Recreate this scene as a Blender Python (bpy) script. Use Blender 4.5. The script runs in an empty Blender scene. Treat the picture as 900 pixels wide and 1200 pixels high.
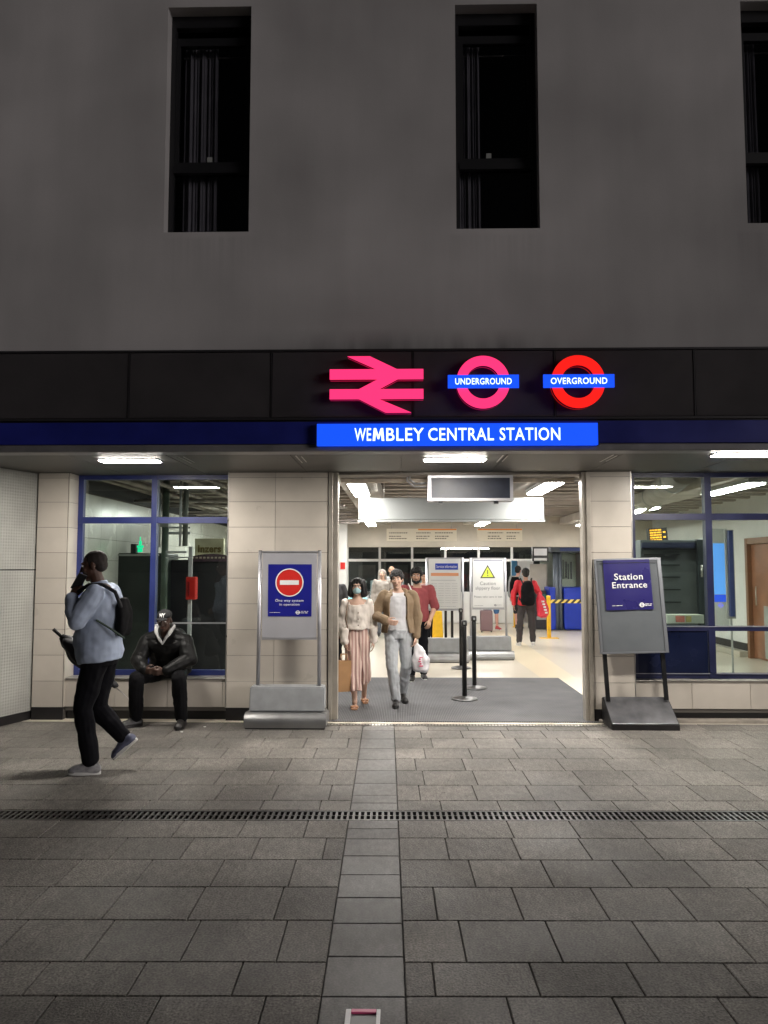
import bpy, bmesh, math, random
from mathutils import Vector, Matrix, noise, Euler
import numpy as np
random.seed(7)
R = math.radians
sc = bpy.context.scene
col = sc.collection

# ---------------------------------------------------------------- camera
PITCH = math.atan(65 / 900.0)
YAW = R(1.2)
EYE = 1.7
cam_d = bpy.data.cameras.new('camera')
cam = bpy.data.objects.new('camera', cam_d)
col.objects.link(cam)
cam.location = (0, 0, EYE)
cam.rotation_euler = (R(90) + PITCH, 0, YAW)
cam_d.sensor_fit = 'VERTICAL'
cam_d.sensor_height = 24.0
cam_d.sensor_width = 18.0
cam_d.lens = 18.0
cam_d.clip_start = 0.05
cam_d.clip_end = 2000
sc.camera = cam

# ---------------------------------------------------------------- sky, sun, exposure
w = bpy.data.worlds.new('World')
sc.world = w
w.use_nodes = True
nt = w.node_tree
nt.nodes.clear()
wo = nt.nodes.new('ShaderNodeOutputWorld')
bg = nt.nodes.new('ShaderNodeBackground')
sky = nt.nodes.new('ShaderNodeTexSky')
sky.sky_type = 'NISHITA'
sky.sun_disc = False
sky.sun_elevation = R(5)
sky.sun_rotation = R(125)
hs = nt.nodes.new('ShaderNodeHueSaturation')
hs.inputs['Saturation'].default_value = 0.25
nt.links.new(sky.outputs[0], hs.inputs['Color'])
nt.links.new(hs.outputs[0], bg.inputs[0])
bg.inputs[1].default_value = 0.004
nt.links.new(bg.outputs[0], wo.inputs[0])

sd = bpy.data.lights.new('sun', 'SUN')
sd.energy = 1.08
sd.angle = R(25)
sd.color = (1.0, 0.93, 0.91)
sun = bpy.data.objects.new('sun', sd)
col.objects.link(sun)
# light comes from behind the photographer, from the right and above
sdir = Vector((math.sin(R(125)) * math.cos(R(5)), math.cos(R(125)) * math.cos(R(5)), math.sin(R(5))))
sun.rotation_euler = sdir.to_track_quat('Z', 'Y').to_euler()
sun.location = (4, -8, 9)

sc.view_settings.view_transform = 'Standard'
sc.view_settings.look = 'None'
sc.view_settings.exposure = 0.0
sc.view_settings.gamma = 1.0
sc.cycles.use_denoising = True
sc.cycles.max_bounces = 8
sc.cycles.sample_clamp_indirect = 4.0
sc.cycles.caustics_reflective = False
sc.cycles.caustics_refractive = False

# ---------------------------------------------------------------- picture -> place
def ray(px, py):
    rx = (px - 450) / 900.0
    up = (600 - py) / 900.0
    fh = math.cos(PITCH) - up * math.sin(PITCH)
    z = math.sin(PITCH) + up * math.cos(PITCH)
    return Vector((rx * math.cos(YAW) - fh * math.sin(YAW), rx * math.sin(YAW) + fh * math.cos(YAW), z))
def P(px, py, Y):
    d = ray(px, py)
    t = Y / d.y
    return Vector((d.x * t, Y, EYE + d.z * t))
def G(px, py, z=0.0):
    d = ray(px, py)
    t = (z - EYE) / d.z
    return Vector((d.x * t, d.y * t, z))
def PX(px, Y, py=660): return P(px, py, Y).x
def PZ(py, Y, px=450): return P(px, py, Y).z

# ---------------------------------------------------------------- materials
MATS = {}
def mat(name, colr, rough=0.6, metal=0.0, nz=None, bump=None, emit=None, island=0.0, spec=None, coat=0.0, alpha=None, trans=0.0):
    if name in MATS: return MATS[name]
    m = bpy.data.materials.new(name)
    m.use_nodes = True
    n = m.node_tree.nodes; l = m.node_tree.links
    b = n['Principled BSDF']
    b.inputs['Base Color'].default_value = (*colr, 1)
    b.inputs['Roughness'].default_value = rough
    b.inputs['Metallic'].default_value = metal
    if spec is not None: b.inputs['Specular IOR Level'].default_value = spec
    if coat: b.inputs['Coat Weight'].default_value = coat; b.inputs['Coat Roughness'].default_value = 0.08
    if trans: b.inputs['Transmission Weight'].default_value = trans
    tc = n.new('ShaderNodeTexCoord')
    cur = None
    if nz:
        sc_, amt = nz
        t = n.new('ShaderNodeTexNoise'); t.inputs['Scale'].default_value = sc_; t.inputs['Detail'].default_value = 6
        l.new(tc.outputs['Object'], t.inputs['Vector'])
        mr = n.new('ShaderNodeMapRange')
        mr.inputs['From Min'].default_value = 0.3; mr.inputs['From Max'].default_value = 0.7
        mr.inputs['To Min'].default_value = 1 - amt; mr.inputs['To Max'].default_value = 1 + amt
        l.new(t.outputs['Fac'], mr.inputs['Value'])
        cur = mr.outputs[0]
        rr = n.new('ShaderNodeMapRange')
        rr.inputs['To Min'].default_value = max(0.03, rough - 0.12); rr.inputs['To Max'].default_value = min(1, rough + 0.12)
        l.new(t.outputs['Fac'], rr.inputs['Value']); l.new(rr.outputs[0], b.inputs['Roughness'])
    if island:
        g = n.new('ShaderNodeNewGeometry')
        mr2 = n.new('ShaderNodeMapRange')
        mr2.inputs['To Min'].default_value = 1 - island; mr2.inputs['To Max'].default_value = 1 + island
        l.new(g.outputs['Random Per Island'], mr2.inputs['Value'])
        if cur is not None:
            mu = n.new('ShaderNodeMath'); mu.operation = 'MULTIPLY'
            l.new(cur, mu.inputs[0]); l.new(mr2.outputs[0], mu.inputs[1]); cur = mu.outputs[0]
        else: cur = mr2.outputs[0]
    if cur is not None:
        vm = n.new('ShaderNodeVectorMath'); vm.operation = 'SCALE'
        vm.inputs[0].default_value = colr
        l.new(cur, vm.inputs['Scale']); l.new(vm.outputs[0], b.inputs['Base Color'])
    if bump:
        bs, st = bump
        t = n.new('ShaderNodeTexNoise'); t.inputs['Scale'].default_value = bs; t.inputs['Detail'].default_value = 4
        l.new(tc.outputs['Object'], t.inputs['Vector'])
        bp = n.new('ShaderNodeBump'); bp.inputs['Strength'].default_value = st; bp.inputs['Distance'].default_value = 0.01
        l.new(t.outputs['Fac'], bp.inputs['Height']); l.new(bp.outputs[0], b.inputs['Normal'])
    if emit:
        b.inputs['Emission Color'].default_value = (*emit[0], 1); b.inputs['Emission Strength'].default_value = emit[1]
    MATS[name] = m
    return m

def glass_mat(name, tint=(0.9, 0.95, 0.93), refl=1.0):
    m = bpy.data.materials.new(name); m.use_nodes = True
    n = m.node_tree.nodes; l = m.node_tree.links
    n.clear()
    o = n.new('ShaderNodeOutputMaterial'); mx = n.new('ShaderNodeMixShader')
    t = n.new('ShaderNodeBsdfTransparent'); g = n.new('ShaderNodeBsdfGlossy')
    t.inputs[0].default_value = (*tint, 1); g.inputs['Roughness'].default_value = 0.01
    f = n.new('ShaderNodeFresnel')
    gm_ = n.new('ShaderNodeNewGeometry'); io = n.new('ShaderNodeMapRange'); io.inputs['To Min'].default_value = 1.55; io.inputs['To Max'].default_value = 1 / 1.55
    l.new(gm_.outputs['Backfacing'], io.inputs['Value']); l.new(io.outputs[0], f.inputs[0])
    mul = n.new('ShaderNodeMath'); mul.operation = 'MULTIPLY'; mul.inputs[1].default_value = refl
    l.new(f.outputs[0], mul.inputs[0]); l.new(mul.outputs[0], mx.inputs[0])
    l.new(t.outputs[0], mx.inputs[1]); l.new(g.outputs[0], mx.inputs[2]); l.new(mx.outputs[0], o.inputs[0])
    MATS[name] = m
    return m

def emit_mat(name, colr, s):
    m = bpy.data.materials.new(name); m.use_nodes = True
    n = m.node_tree.nodes; l = m.node_tree.links
    b = n['Principled BSDF']
    b.inputs['Base Color'].default_value = (*[min(c, .8) for c in colr], 1)
    b.inputs['Roughness'].default_value = 0.4
    b.inputs['Emission Color'].default_value = (*colr, 1); b.inputs['Emission Strength'].default_value = s
    MATS[name] = m
    return m

# ---------------------------------------------------------------- mesh builder
class MB:
    def __init__(s): s.bm = bmesh.new()
    def box(s, x0, x1, y0, y1, z0, z1, M=None, bev=0.0):
        if x0 > x1: x0, x1 = x1, x0
        if y0 > y1: y0, y1 = y1, y0
        if z0 > z1: z0, z1 = z1, z0
        if bev:
            t = bmesh.new()
            vs = [t.verts.new((x, y, z)) for z in (z0, z1) for y in (y0, y1) for x in (x0, x1)]
            for f in ((0, 2, 3, 1), (4, 5, 7, 6), (0, 1, 5, 4), (2, 6, 7, 3), (0, 4, 6, 2), (1, 3, 7, 5)): t.faces.new([vs[i] for i in f])
            bmesh.ops.bevel(t, geom=list(t.edges), offset=bev, segments=2, affect='EDGES', profile=0.5)
            s.merge(t, M); return s
        vs = [s.bm.verts.new((M @ Vector((x, y, z))) if M else (x, y, z)) for z in (z0, z1) for y in (y0, y1) for x in (x0, x1)]
        for f in ((0, 2, 3, 1), (4, 5, 7, 6), (0, 1, 5, 4), (2, 6, 7, 3), (0, 4, 6, 2), (1, 3, 7, 5)): s.bm.faces.new([vs[i] for i in f])
        return s
    def merge(s, t, M=None):
        mp = {v: s.bm.verts.new((M @ v.co) if M else v.co) for v in t.verts}
        for f in t.faces:
            try: nf = s.bm.faces.new([mp[v] for v in f.verts]); nf.smooth = f.smooth
            except ValueError: pass
        t.free()
    def tube(s, a, b, r, r2=None, n=12, caps=True):
        a = Vector(a); b = Vector(b); r2 = r if r2 is None else r2
        d = (b - a).normalized()
        u = d.orthogonal().normalized(); v = d.cross(u)
        A = [s.bm.verts.new(a + (u * math.cos(2 * math.pi * i / n) + v * math.sin(2 * math.pi * i / n)) * r) for i in range(n)]
        B = [s.bm.verts.new(b + (u * math.cos(2 * math.pi * i / n) + v * math.sin(2 * math.pi * i / n)) * r2) for i in range(n)]
        for i in range(n):
            f = s.bm.faces.new([A[i], A[(i + 1) % n], B[(i + 1) % n], B[i]]); f.smooth = True
        if caps: s.bm.faces.new(A[::-1]); s.bm.faces.new(B)
        return s
    def path(s, pts, r, n=10):
        for i in range(len(pts) - 1): s.tube(pts[i], pts[i + 1], r, n=n)
        return s
    def lathe(s, prof, c=(0, 0, 0), n=32):
        rings = []
        for (r, z) in prof:
            rings.append([s.bm.verts.new((c[0] + r * math.cos(2 * math.pi * i / n), c[1] + r * math.sin(2 * math.pi * i / n), c[2] + z)) for i in range(n)])
        for a, b in zip(rings, rings[1:]):
            for i in range(n):
                f = s.bm.faces.new([a[i], a[(i + 1) % n], b[(i + 1) % n], b[i]]); f.smooth = True
        s.bm.faces.new(rings[0][::-1]); s.bm.faces.new(rings[-1])
        return s
    def prism(s, pts, y0, y1):
        """pts: (x, z) outline, extruded along Y from y0 to y1"""
        A = [s.bm.verts.new((x, y0, z)) for x, z in pts]; B = [s.bm.verts.new((x, y1, z)) for x, z in pts]
        n = len(pts)
        s.bm.faces.new(A); s.bm.faces.new(B[::-1])
        for i in range(n): s.bm.faces.new([A[i], B[i], B[(i + 1) % n], A[(i + 1) % n]])
        return s
    def prism_x(s, pts, x0, x1):
        """pts: (y, z) outline, extruded along X"""
        A = [s.bm.verts.new((x0, y, z)) for y, z in pts]; B = [s.bm.verts.new((x1, y, z)) for y, z in pts]
        n = len(pts)
        s.bm.faces.new(A); s.bm.faces.new(B[::-1])
        for i in range(n): s.bm.faces.new([A[i], B[i], B[(i + 1) % n], A[(i + 1) % n]])
        return s
    def ring(s, cx, cz, ro, ri, y0, y1, n=64):
        for i in range(n):
            a = 2 * math.pi * i / n; b = 2 * math.pi * (i + 1) / n
            q = [(cx + ri * math.cos(a), cz + ri * math.sin(a)), (cx + ro * math.cos(a), cz + ro * math.sin(a)), (cx + ro * math.cos(b), cz + ro * math.sin(b)), (cx + ri * math.cos(b), cz + ri * math.sin(b))]
            f = [s.bm.verts.new((x, y0, z)) for x, z in q]; g = [s.bm.verts.new((x, y1, z)) for x, z in q]
            s.bm.faces.new(f); s.bm.faces.new(g[::-1])
            s.bm.faces.new([f[1], f[2], g[2], g[1]]); s.bm.faces.new([f[3], f[0], g[0], g[3]])
        bmesh.ops.remove_doubles(s.bm, verts=list(s.bm.verts), dist=1e-5)
        return s
    def disc(s, cx, cz, r, y0, y1, n=48):
        return s.prism([(cx + r * math.cos(2 * math.pi * i / n), cz + r * math.sin(2 * math.pi * i / n)) for i in range(n)], y0, y1)
    def build(s, name, material, parent=None, world=False, M=None):
        bmesh.ops.recalc_face_normals(s.bm, faces=list(s.bm.faces))
        me = bpy.data.meshes.new(name)
        if M: s.bm.transform(M)
        s.bm.to_mesh(me); s.bm.free()
        me.materials.append(material)
        o = bpy.data.objects.new(name, me)
        col.objects.link(o)
        if parent: setp(o, parent, world)
        return o

def setp(o, parent, world=False):
    o.parent = parent
    if world:
        # total world matrix of the parent chain
        W = Matrix.Identity(4); chain = []; q = parent
        while q is not None: chain.append(q); q = q.parent
        for q in reversed(chain): W = W @ (q.matrix_parent_inverse if q.parent else Matrix.Identity(4)) @ Matrix.LocRotScale(q.location, q.rotation_euler, q.scale)
        o.matrix_parent_inverse = W.inverted()
    return o

def tag(o, label=None, cat=None, group=None, kind=None):
    if label: o['label'] = label
    if cat: o['category'] = cat
    if group: o['group'] = group
    if kind: o['kind'] = kind
    return o
def thing(name, loc, label, cat, rz=0.0, group=None):
    o = bpy.data.objects.new(name, None)
    col.objects.link(o)
    o.location = loc; o.rotation_euler = (0, 0, rz); o.empty_display_size = 0.1
    return tag(o, label, cat, group)
def copy_tree(o, parent=None):
    c = o.copy(); col.objects.link(c)
    if parent: c.parent = parent; c.matrix_parent_inverse = o.matrix_parent_inverse.copy()
    for ch in [k for k in bpy.data.objects if k.parent == o]: copy_tree(ch, c)
    return c

def text_bm(s, x0, x1, z0, z1, y, depth=0.002, bold=0.0, keep=True, flip=False):
    """lettering fitted in the box x0..x1, z0..z1, standing in the plane y, facing -Y"""
    cu = bpy.data.curves.new('t', 'FONT'); cu.body = s; cu.size = 1; cu.offset = bold; cu.resolution_u = 3; cu.space_character = 1.07
    cu.extrude = 0.01
    o = bpy.data.objects.new('t', cu); col.objects.link(o)
    dg = bpy.context.evaluated_depsgraph_get()
    me = bpy.data.meshes.new_from_object(o.evaluated_get(dg))
    bpy.data.objects.remove(o); bpy.data.curves.remove(cu)
    n = len(me.vertices); c = np.empty(n * 3); me.vertices.foreach_get('co', c); c = c.reshape(n, 3)
    lo = c.min(0); hi = c.max(0)
    u = (c[:, 0] - lo[0]) / (hi[0] - lo[0]); v = (c[:, 1] - lo[1]) / (hi[1] - lo[1]); d = (c[:, 2] - lo[2]) / (hi[2] - lo[2])
    out = np.stack([x0 + u * (x1 - x0), y - d * depth, z0 + v * (z1 - z0)], 1)
    me.vertices.foreach_set('co', out.ravel())
    t = bmesh.new(); t.from_mesh(me); bpy.data.meshes.remove(me)
    return t
def text(mb, *a, **k):
    mb.merge(text_bm(*a, **k)); return mb

def wall_holes(mb, x0, x1, z0, z1, y0, y1, holes):
    """a wall in the XZ plane with rectangular openings (hx0,hx1,hz0,hz1)"""
    xs = sorted({x0, x1, *[v for h in holes for v in h[:2] if x0 < v < x1]})
    zs = sorted({z0, z1, *[v for h in holes for v in h[2:] if z0 < v < z1]})
    def solid(i, j):
        if i < 0 or j < 0 or i >= len(xs) - 1 or j >= len(zs) - 1: return False
        cx = (xs[i] + xs[i + 1]) / 2; cz = (zs[j] + zs[j + 1]) / 2
        return not any(h[0] < cx < h[1] and h[2] < cz < h[3] for h in holes)
    V = {}
    def v(x, y, z):
        k = (round(x, 5), y, round(z, 5))
        if k not in V: V[k] = mb.bm.verts.new(k)
        return V[k]
    for i in range(len(xs) - 1):
        for j in range(len(zs) - 1):
            if not solid(i, j): continue
            a, b, c, d = xs[i], xs[i + 1], zs[j], zs[j + 1]
            mb.bm.faces.new([v(a, y0, c), v(b, y0, c), v(b, y0, d), v(a, y0, d)])
            mb.bm.faces.new([v(a, y1, d), v(b, y1, d), v(b, y1, c), v(a, y1, c)])
            if not solid(i - 1, j): mb.bm.faces.new([v(a, y0, c), v(a, y0, d), v(a, y1, d), v(a, y1, c)])
            if not solid(i + 1, j): mb.bm.faces.new([v(b, y0, d), v(b, y0, c), v(b, y1, c), v(b, y1, d)])
            if not solid(i, j - 1): mb.bm.faces.new([v(b, y0, c), v(a, y0, c), v(a, y1, c), v(b, y1, c)])
            if not solid(i, j + 1): mb.bm.faces.new([v(a, y0, d), v(b, y0, d), v(b, y1, d), v(a, y1, d)])
    return mb

# ---------------------------------------------------------------- planes of the place
YF = 8.65      # tiled shopfront
YC = 7.10      # canopy fascia
YW = 7.16      # upper wall face
ZS = 2.78      # canopy soffit
Z_B0, Z_B1 = PZ(520, YC, 400), PZ(494, YC, 400)
Z_M0, Z_M1 = PZ(492.5, YC, 400), PZ(409, YC, 400)

# ---------------------------------------------------------------- materials of the setting
def paving_mat(name, base, rlo, rhi, speck, bump, spec=.5):
    m = bpy.data.materials.new(name); m.use_nodes = True
    n = m.node_tree.nodes; l = m.node_tree.links; b = n['Principled BSDF']
    b.inputs['Specular IOR Level'].default_value = spec
    tc = n.new('ShaderNodeTexCoord'); g = n.new('ShaderNodeNewGeometry')
    t1 = n.new('ShaderNodeTexNoise'); t1.inputs['Scale'].default_value = 95; t1.inputs['Detail'].default_value = 4
    t2 = n.new('ShaderNodeTexNoise'); t2.inputs['Scale'].default_value = 1.3; t2.inputs['Detail'].default_value = 8
    t3 = n.new('ShaderNodeTexNoise'); t3.inputs['Scale'].default_value = 26; t3.inputs['Detail'].default_value = 5
    mp = n.new('ShaderNodeMapping'); mp.inputs['Scale'].default_value = (1, 0.45, 1); mp.inputs['Rotation'].default_value = (0, 0, 0.5)
    for t in (t1, t2): l.new(tc.outputs['Object'], t.inputs['Vector'])
    l.new(tc.outputs['Object'], mp.inputs['Vector']); l.new(mp.outputs[0], t3.inputs['Vector'])
    def mr(src, a, b_, c, d):
        r = n.new('ShaderNodeMapRange'); r.inputs[1].default_value = a; r.inputs[2].default_value = b_; r.inputs[3].default_value = c; r.inputs[4].default_value = d
        l.new(src, r.inputs[0]); return r.outputs[0]
    def mul(a, b_):
        q = n.new('ShaderNodeMath'); q.operation = 'MULTIPLY'; l.new(a, q.inputs[0]); l.new(b_, q.inputs[1]); return q.outputs[0]
    isl = g.outputs['Random Per Island']
    f = mul(mr(t1.outputs['Fac'], .35, .7, 1 - speck, 1 + speck), mr(t2.outputs['Fac'], .3, .7, .8, 1.2))
    f = mul(f, mr(isl, 0, 1, .83, 1.16))
    f = mul(f, mr(t3.outputs['Fac'], .35, .65, .86, 1.15))
    t4 = n.new('ShaderNodeTexNoise'); t4.inputs['Scale'].default_value = .55; t4.inputs['Detail'].default_value = 9; t4.inputs['Roughness'].default_value = .62; l.new(tc.outputs['Object'], t4.inputs['Vector'])
    f = mul(f, mr(t4.outputs['Fac'], .42, .56, .66, 1.12))
    vo = n.new('ShaderNodeTexVoronoi'); vo.inputs['Scale'].default_value = 2.6; l.new(tc.outputs['Object'], vo.inputs['Vector'])
    vs = n.new('ShaderNodeSeparateColor'); l.new(vo.outputs['Color'], vs.inputs[0])
    rad = mr(vs.outputs[0], .35, 1, 0, .055)
    lt = n.new('ShaderNodeMath'); lt.operation = 'LESS_THAN'; l.new(vo.outputs['Distance'], lt.inputs[0]); l.new(rad, lt.inputs[1])
    gum = n.new('ShaderNodeMath'); gum.operation = 'MULTIPLY_ADD'; gum.inputs[1].default_value = -.42; gum.inputs[2].default_value = 1.0; l.new(lt.outputs[0], gum.inputs[0])
    f = mul(f, gum.outputs[0])
    vm = n.new('ShaderNodeVectorMath'); vm.operation = 'SCALE'; vm.inputs[0].default_value = base
    l.new(f, vm.inputs['Scale']); l.new(vm.outputs[0], b.inputs['Base Color'])
    rg = mr(t2.outputs['Fac'], .3, .7, rlo, rhi); l.new(rg, b.inputs['Roughness'])
    # riven texture stronger on some slabs than on others
    w2 = n.new('ShaderNodeTexWhiteNoise'); w2.noise_dimensions = '1D'; l.new(isl, w2.inputs['W'])
    bp = n.new('ShaderNodeBump'); bp.inputs['Distance'].default_value = 0.005
    l.new(mr(w2.outputs['Value'], 0.3, 1, bump * .15, bump), bp.inputs['Strength'])
    ad = n.new('ShaderNodeMath'); ad.operation = 'ADD'; l.new(t1.outputs['Fac'], ad.inputs[0]); l.new(t3.outputs['Fac'], ad.inputs[1])
    l.new(ad.outputs[0], bp.inputs['Height']); l.new(bp.outputs[0], b.inputs['Normal'])
    MATS[name] = m
    return m

def pattern_bump(name, colr, rough, sx, sy, axes, st, metal=0.0, con=.2):
    """metal panel pressed or punched with a regular pattern"""
    m = bpy.data.materials.new(name); m.use_nodes = True
    n = m.node_tree.nodes; l = m.node_tree.links; b = n['Principled BSDF']
    b.inputs['Roughness'].default_value = rough; b.inputs['Metallic'].default_value = metal
    tc = n.new('ShaderNodeTexCoord'); sp = n.new('ShaderNodeSeparateXYZ'); l.new(tc.outputs['Object'], sp.inputs[0])
    def s(ax, k):
        q = n.new('ShaderNodeMath'); q.operation = 'MULTIPLY'; q.inputs[1].default_value = k; l.new(sp.outputs[ax], q.inputs[0])
        return q.outputs[0]
    def op(o, a, b_=None):
        q = n.new('ShaderNodeMath'); q.operation = o; l.new(a, q.inputs[0])
        if b_ is not None: l.new(b_, q.inputs[1])
        return q.outputs[0]
    a, c = s(axes[0], sx), s(axes[1], sy)
    h = op('MULTIPLY', op('SINE', op('ADD', a, c)), op('SINE', op('SUBTRACT', a, c)))
    bp = n.new('ShaderNodeBump'); bp.inputs['Strength'].default_value = st; bp.inputs['Distance'].default_value = 0.01
    l.new(h, bp.inputs['Height']); l.new(bp.outputs[0], b.inputs['Normal'])
    t = n.new('ShaderNodeTexNoise'); t.inputs['Scale'].default_value = 2.2; t.inputs['Detail'].default_value = 6; l.new(tc.outputs['Object'], t.inputs['Vector'])
    mr = n.new('ShaderNodeMapRange'); mr.inputs[1].default_value = .3; mr.inputs[2].default_value = .7; mr.inputs[3].default_value = .85; mr.inputs[4].default_value = 1.15
    l.new(t.outputs['Fac'], mr.inputs[0])
    mh = n.new('ShaderNodeMapRange'); mh.inputs[1].default_value = -0.6; mh.inputs[2].default_value = 0.6; mh.inputs[3].default_value = 1 - con; mh.inputs[4].default_value = 1 + con * .6
    l.new(h, mh.inputs[0])
    f = op('MULTIPLY', mr.outputs[0], mh.outputs[0])
    vm = n.new('ShaderNodeVectorMath'); vm.operation = 'SCALE'; vm.inputs[0].default_value = colr
    l.new(f, vm.inputs['Scale']); l.new(vm.outputs[0], b.inputs['Base Color'])
    MATS[name] = m
    return m

def render_wall_mat():
    m = bpy.data.materials.new('wall_render'); m.use_nodes = True
    n = m.node_tree.nodes; l = m.node_tree.links; b = n['Principled BSDF']
    b.inputs['Roughness'].default_value = 0.85
    tc = n.new('ShaderNodeTexCoord')
    t = n.new('ShaderNodeTexNoise'); t.inputs['Scale'].default_value = 0.7; t.inputs['Detail'].default_value = 8
    mp = n.new('ShaderNodeMapping'); mp.inputs['Scale'].default_value = (3.0, 1, .35)
    t2 = n.new('ShaderNodeTexNoise'); t2.inputs['Scale'].default_value = 1.6; t2.inputs['Detail'].default_value = 7
    t3 = n.new('ShaderNodeTexNoise'); t3.inputs['Scale'].default_value = 90; t3.inputs['Detail'].default_value = 4
    l.new(tc.outputs['Object'], t.inputs['Vector']); l.new(tc.outputs['Object'], mp.inputs['Vector']); l.new(mp.outputs[0], t2.inputs['Vector']); l.new(tc.outputs['Object'], t3.inputs['Vector'])
    def mr(src, a, b_, c, d):
        r = n.new('ShaderNodeMapRange'); r.inputs[1].default_value = a; r.inputs[2].default_value = b_; r.inputs[3].default_value = c; r.inputs[4].default_value = d
        l.new(src, r.inputs[0]); return r.outputs[0]
    def mul(a, b_):
        q = n.new('ShaderNodeMath'); q.operation = 'MULTIPLY'; l.new(a, q.inputs[0]); l.new(b_, q.inputs[1]); return q.outputs[0]
    f = mul(mr(t.outputs['Fac'], .3, .7, .88, 1.1), mr(t2.outputs['Fac'], .3, .7, .96, 1.03))
    # darker, uneven patch on the wall just above the lit signs
    sp = n.new('ShaderNodeSeparateXYZ'); l.new(tc.outputs['Object'], sp.inputs[0])
    zz = mr(sp.outputs[2], Z_M1 + .22, Z_M1, 0, 1)
    xx = mr(sp.outputs[0], -1.6, -.6, 0, 1); x2 = mr(sp.outputs[0], 2.0, 1.0, 0, 1)
    st = mul(mul(zz, mul(xx, x2)), mr(t2.outputs['Fac'], .3, .6, .2, 1.0))
    f = mul(f, mr(st, 0, 1, 1, .45))
    # rain streaks under the sills and soft patches in the render
    t5 = n.new('ShaderNodeTexNoise'); t5.inputs['Scale'].default_value = .35; t5.inputs['Detail'].default_value = 3; l.new(tc.outputs['Object'], t5.inputs['Vector'])
    f = mul(f, mr(t5.outputs['Fac'], .35, .65, .84, 1.12))
    mp6 = n.new('ShaderNodeMapping'); mp6.inputs['Scale'].default_value = (16, 1, .5); l.new(tc.outputs['Object'], mp6.inputs['Vector'])
    t6 = n.new('ShaderNodeTexNoise'); t6.inputs['Scale'].default_value = 1.2; t6.inputs['Detail'].default_value = 4; l.new(mp6.outputs[0], t6.inputs['Vector'])
    below = mul(mr(sp.outputs[2], 4.2, 4.86, 0, 1), mr(sp.outputs[2], 4.90, 4.86, 0, 1))
    for cx_ in (-1.82, .92, 3.61):
        bx_ = mul(mr(sp.outputs[0], cx_ - .5, cx_ - .36, 0, 1), mr(sp.outputs[0], cx_ + .5, cx_ + .36, 0, 1))
        f = mul(f, mr(mul(mul(below, bx_), mr(t6.outputs['Fac'], .3, .75, 0, 1)), 0, 1, 1, .86))
    vm = n.new('ShaderNodeVectorMath'); vm.operation = 'SCALE'; vm.inputs[0].default_value = (.42, .405, .405)
    l.new(f, vm.inputs['Scale']); l.new(vm.outputs[0], b.inputs['Base Color'])
    bp = n.new('ShaderNodeBump'); bp.inputs['Strength'].default_value = .25; bp.inputs['Distance'].default_value = .004
    l.new(t3.outputs['Fac'], bp.inputs['Height']); l.new(bp.outputs[0], b.inputs['Normal'])
    MATS['wall_render'] = m
    return m

M_wall = render_wall_mat()
M_slab = paving_mat('paving_slab', (.182, .169, .153), .50, .78, .5, 1.0, .22)
M_strip = paving_mat('paving_strip', (.160, .154, .147), .48, .68, .22, .2, .3)
M_joint = mat('paving_joint', (.02, .019, .018), .9)
M_mesh = pattern_bump('fascia_mesh', (.080, .073, .078), .55, 330, 330, (0, 2), .8, .3)
M_sidewall = pattern_bump('dimpled_panel', (.31, .31, .285), .6, 95, 95, (1, 2), .22, .0, .03)
M_band = mat('blue_band', (.016, .022, .20), .35, nz=(3, .2))
M_lip = mat('canopy_lip', (.22, .215, .22), .45, .4, nz=(4, .2))
M_soffit = mat('soffit', (.085, .079, .074), .5, .2, nz=(2, .3))
M_tile = mat('beige_tile', (.53, .485, .425), .32, nz=(3.5, .06), island=.06, bump=(3, .08))
M_grout = mat('tile_grout', (.10, .09, .08), .9)
M_black = mat('black_plinth', (.012, .011, .012), .4, nz=(5, .3))
M_blue = mat('blue_frame', (.022, .033, .14), .38, nz=(6, .15))
M_dblue = mat('dark_blue_frame', (.010, .013, .05), .4, nz=(6, .15))
M_navy = mat('navy_panel', (.006, .010, .035), .25, nz=(3, .2))
M_steel = mat('brushed_steel', (.55, .53, .50), .32, .85, nz=(8, .12))
M_alu = mat('satin_aluminium', (.52, .52, .55), .42, .75, nz=(6, .1))
M_dkmetal = mat('black_metal', (.012, .012, .013), .38, .3, nz=(8, .2))
M_castgrey = mat('grey_base_plastic', (.27, .28, .29), .5, nz=(9, .12))
M_shiny = mat('polished_steel', (.36, .36, .36), .38, .9, nz=(5, .1))
M_white = mat('white_paint', (.72, .72, .70), .5, nz=(2, .06))
M_cream = mat('cream_paint', (.46, .42, .35), .55, nz=(3, .08))
M_wtile = mat('white_wall_tile', (.68, .68, .64), .25, nz=(2, .06), island=.04)
M_conc = mat('ceiling_concrete', (.32, .29, .26), .85, nz=(2, .25), bump=(20, .3))
M_beam = mat('ceiling_beam', (.42, .39, .35), .7, nz=(3, .15))
M_dark = mat('dark_interior', (.018, .018, .022), .6, nz=(1.5, .3))
M_red = mat('red_plastic', (.55, .02, .015), .35)
M_yel = mat('yellow_paint', (.80, .48, .02), .45, nz=(10, .1))
M_wood = mat('brown_door', (.25, .11, .06), .35, nz=(3, .2))
M_greyp = mat('grey_panel', (.30, .31, .30), .5, nz=(3, .1))
M_glass = glass_mat('window_glass', (.86, .92, .89), 1.5)
M_glass_up = glass_mat('upper_glass', (.72, .72, .74), 1.0)
M_curtain = mat('grey_curtain', (.32, .31, .33), .9, nz=(3, .2))
M_upframe = mat('upper_window_frame', (.014, .014, .016), .4)
M_tube = emit_mat('lamp_tube', (1, .97, .92), 76)
M_tubeC = emit_mat('canopy_lamp_tube', (1, .94, .86), 300)
M_cool = emit_mat('cyan_strip', (.3, .85, .9), 1.6)
M_letter_w = mat('white_lettering', (.80, .80, .80), .5)
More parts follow.
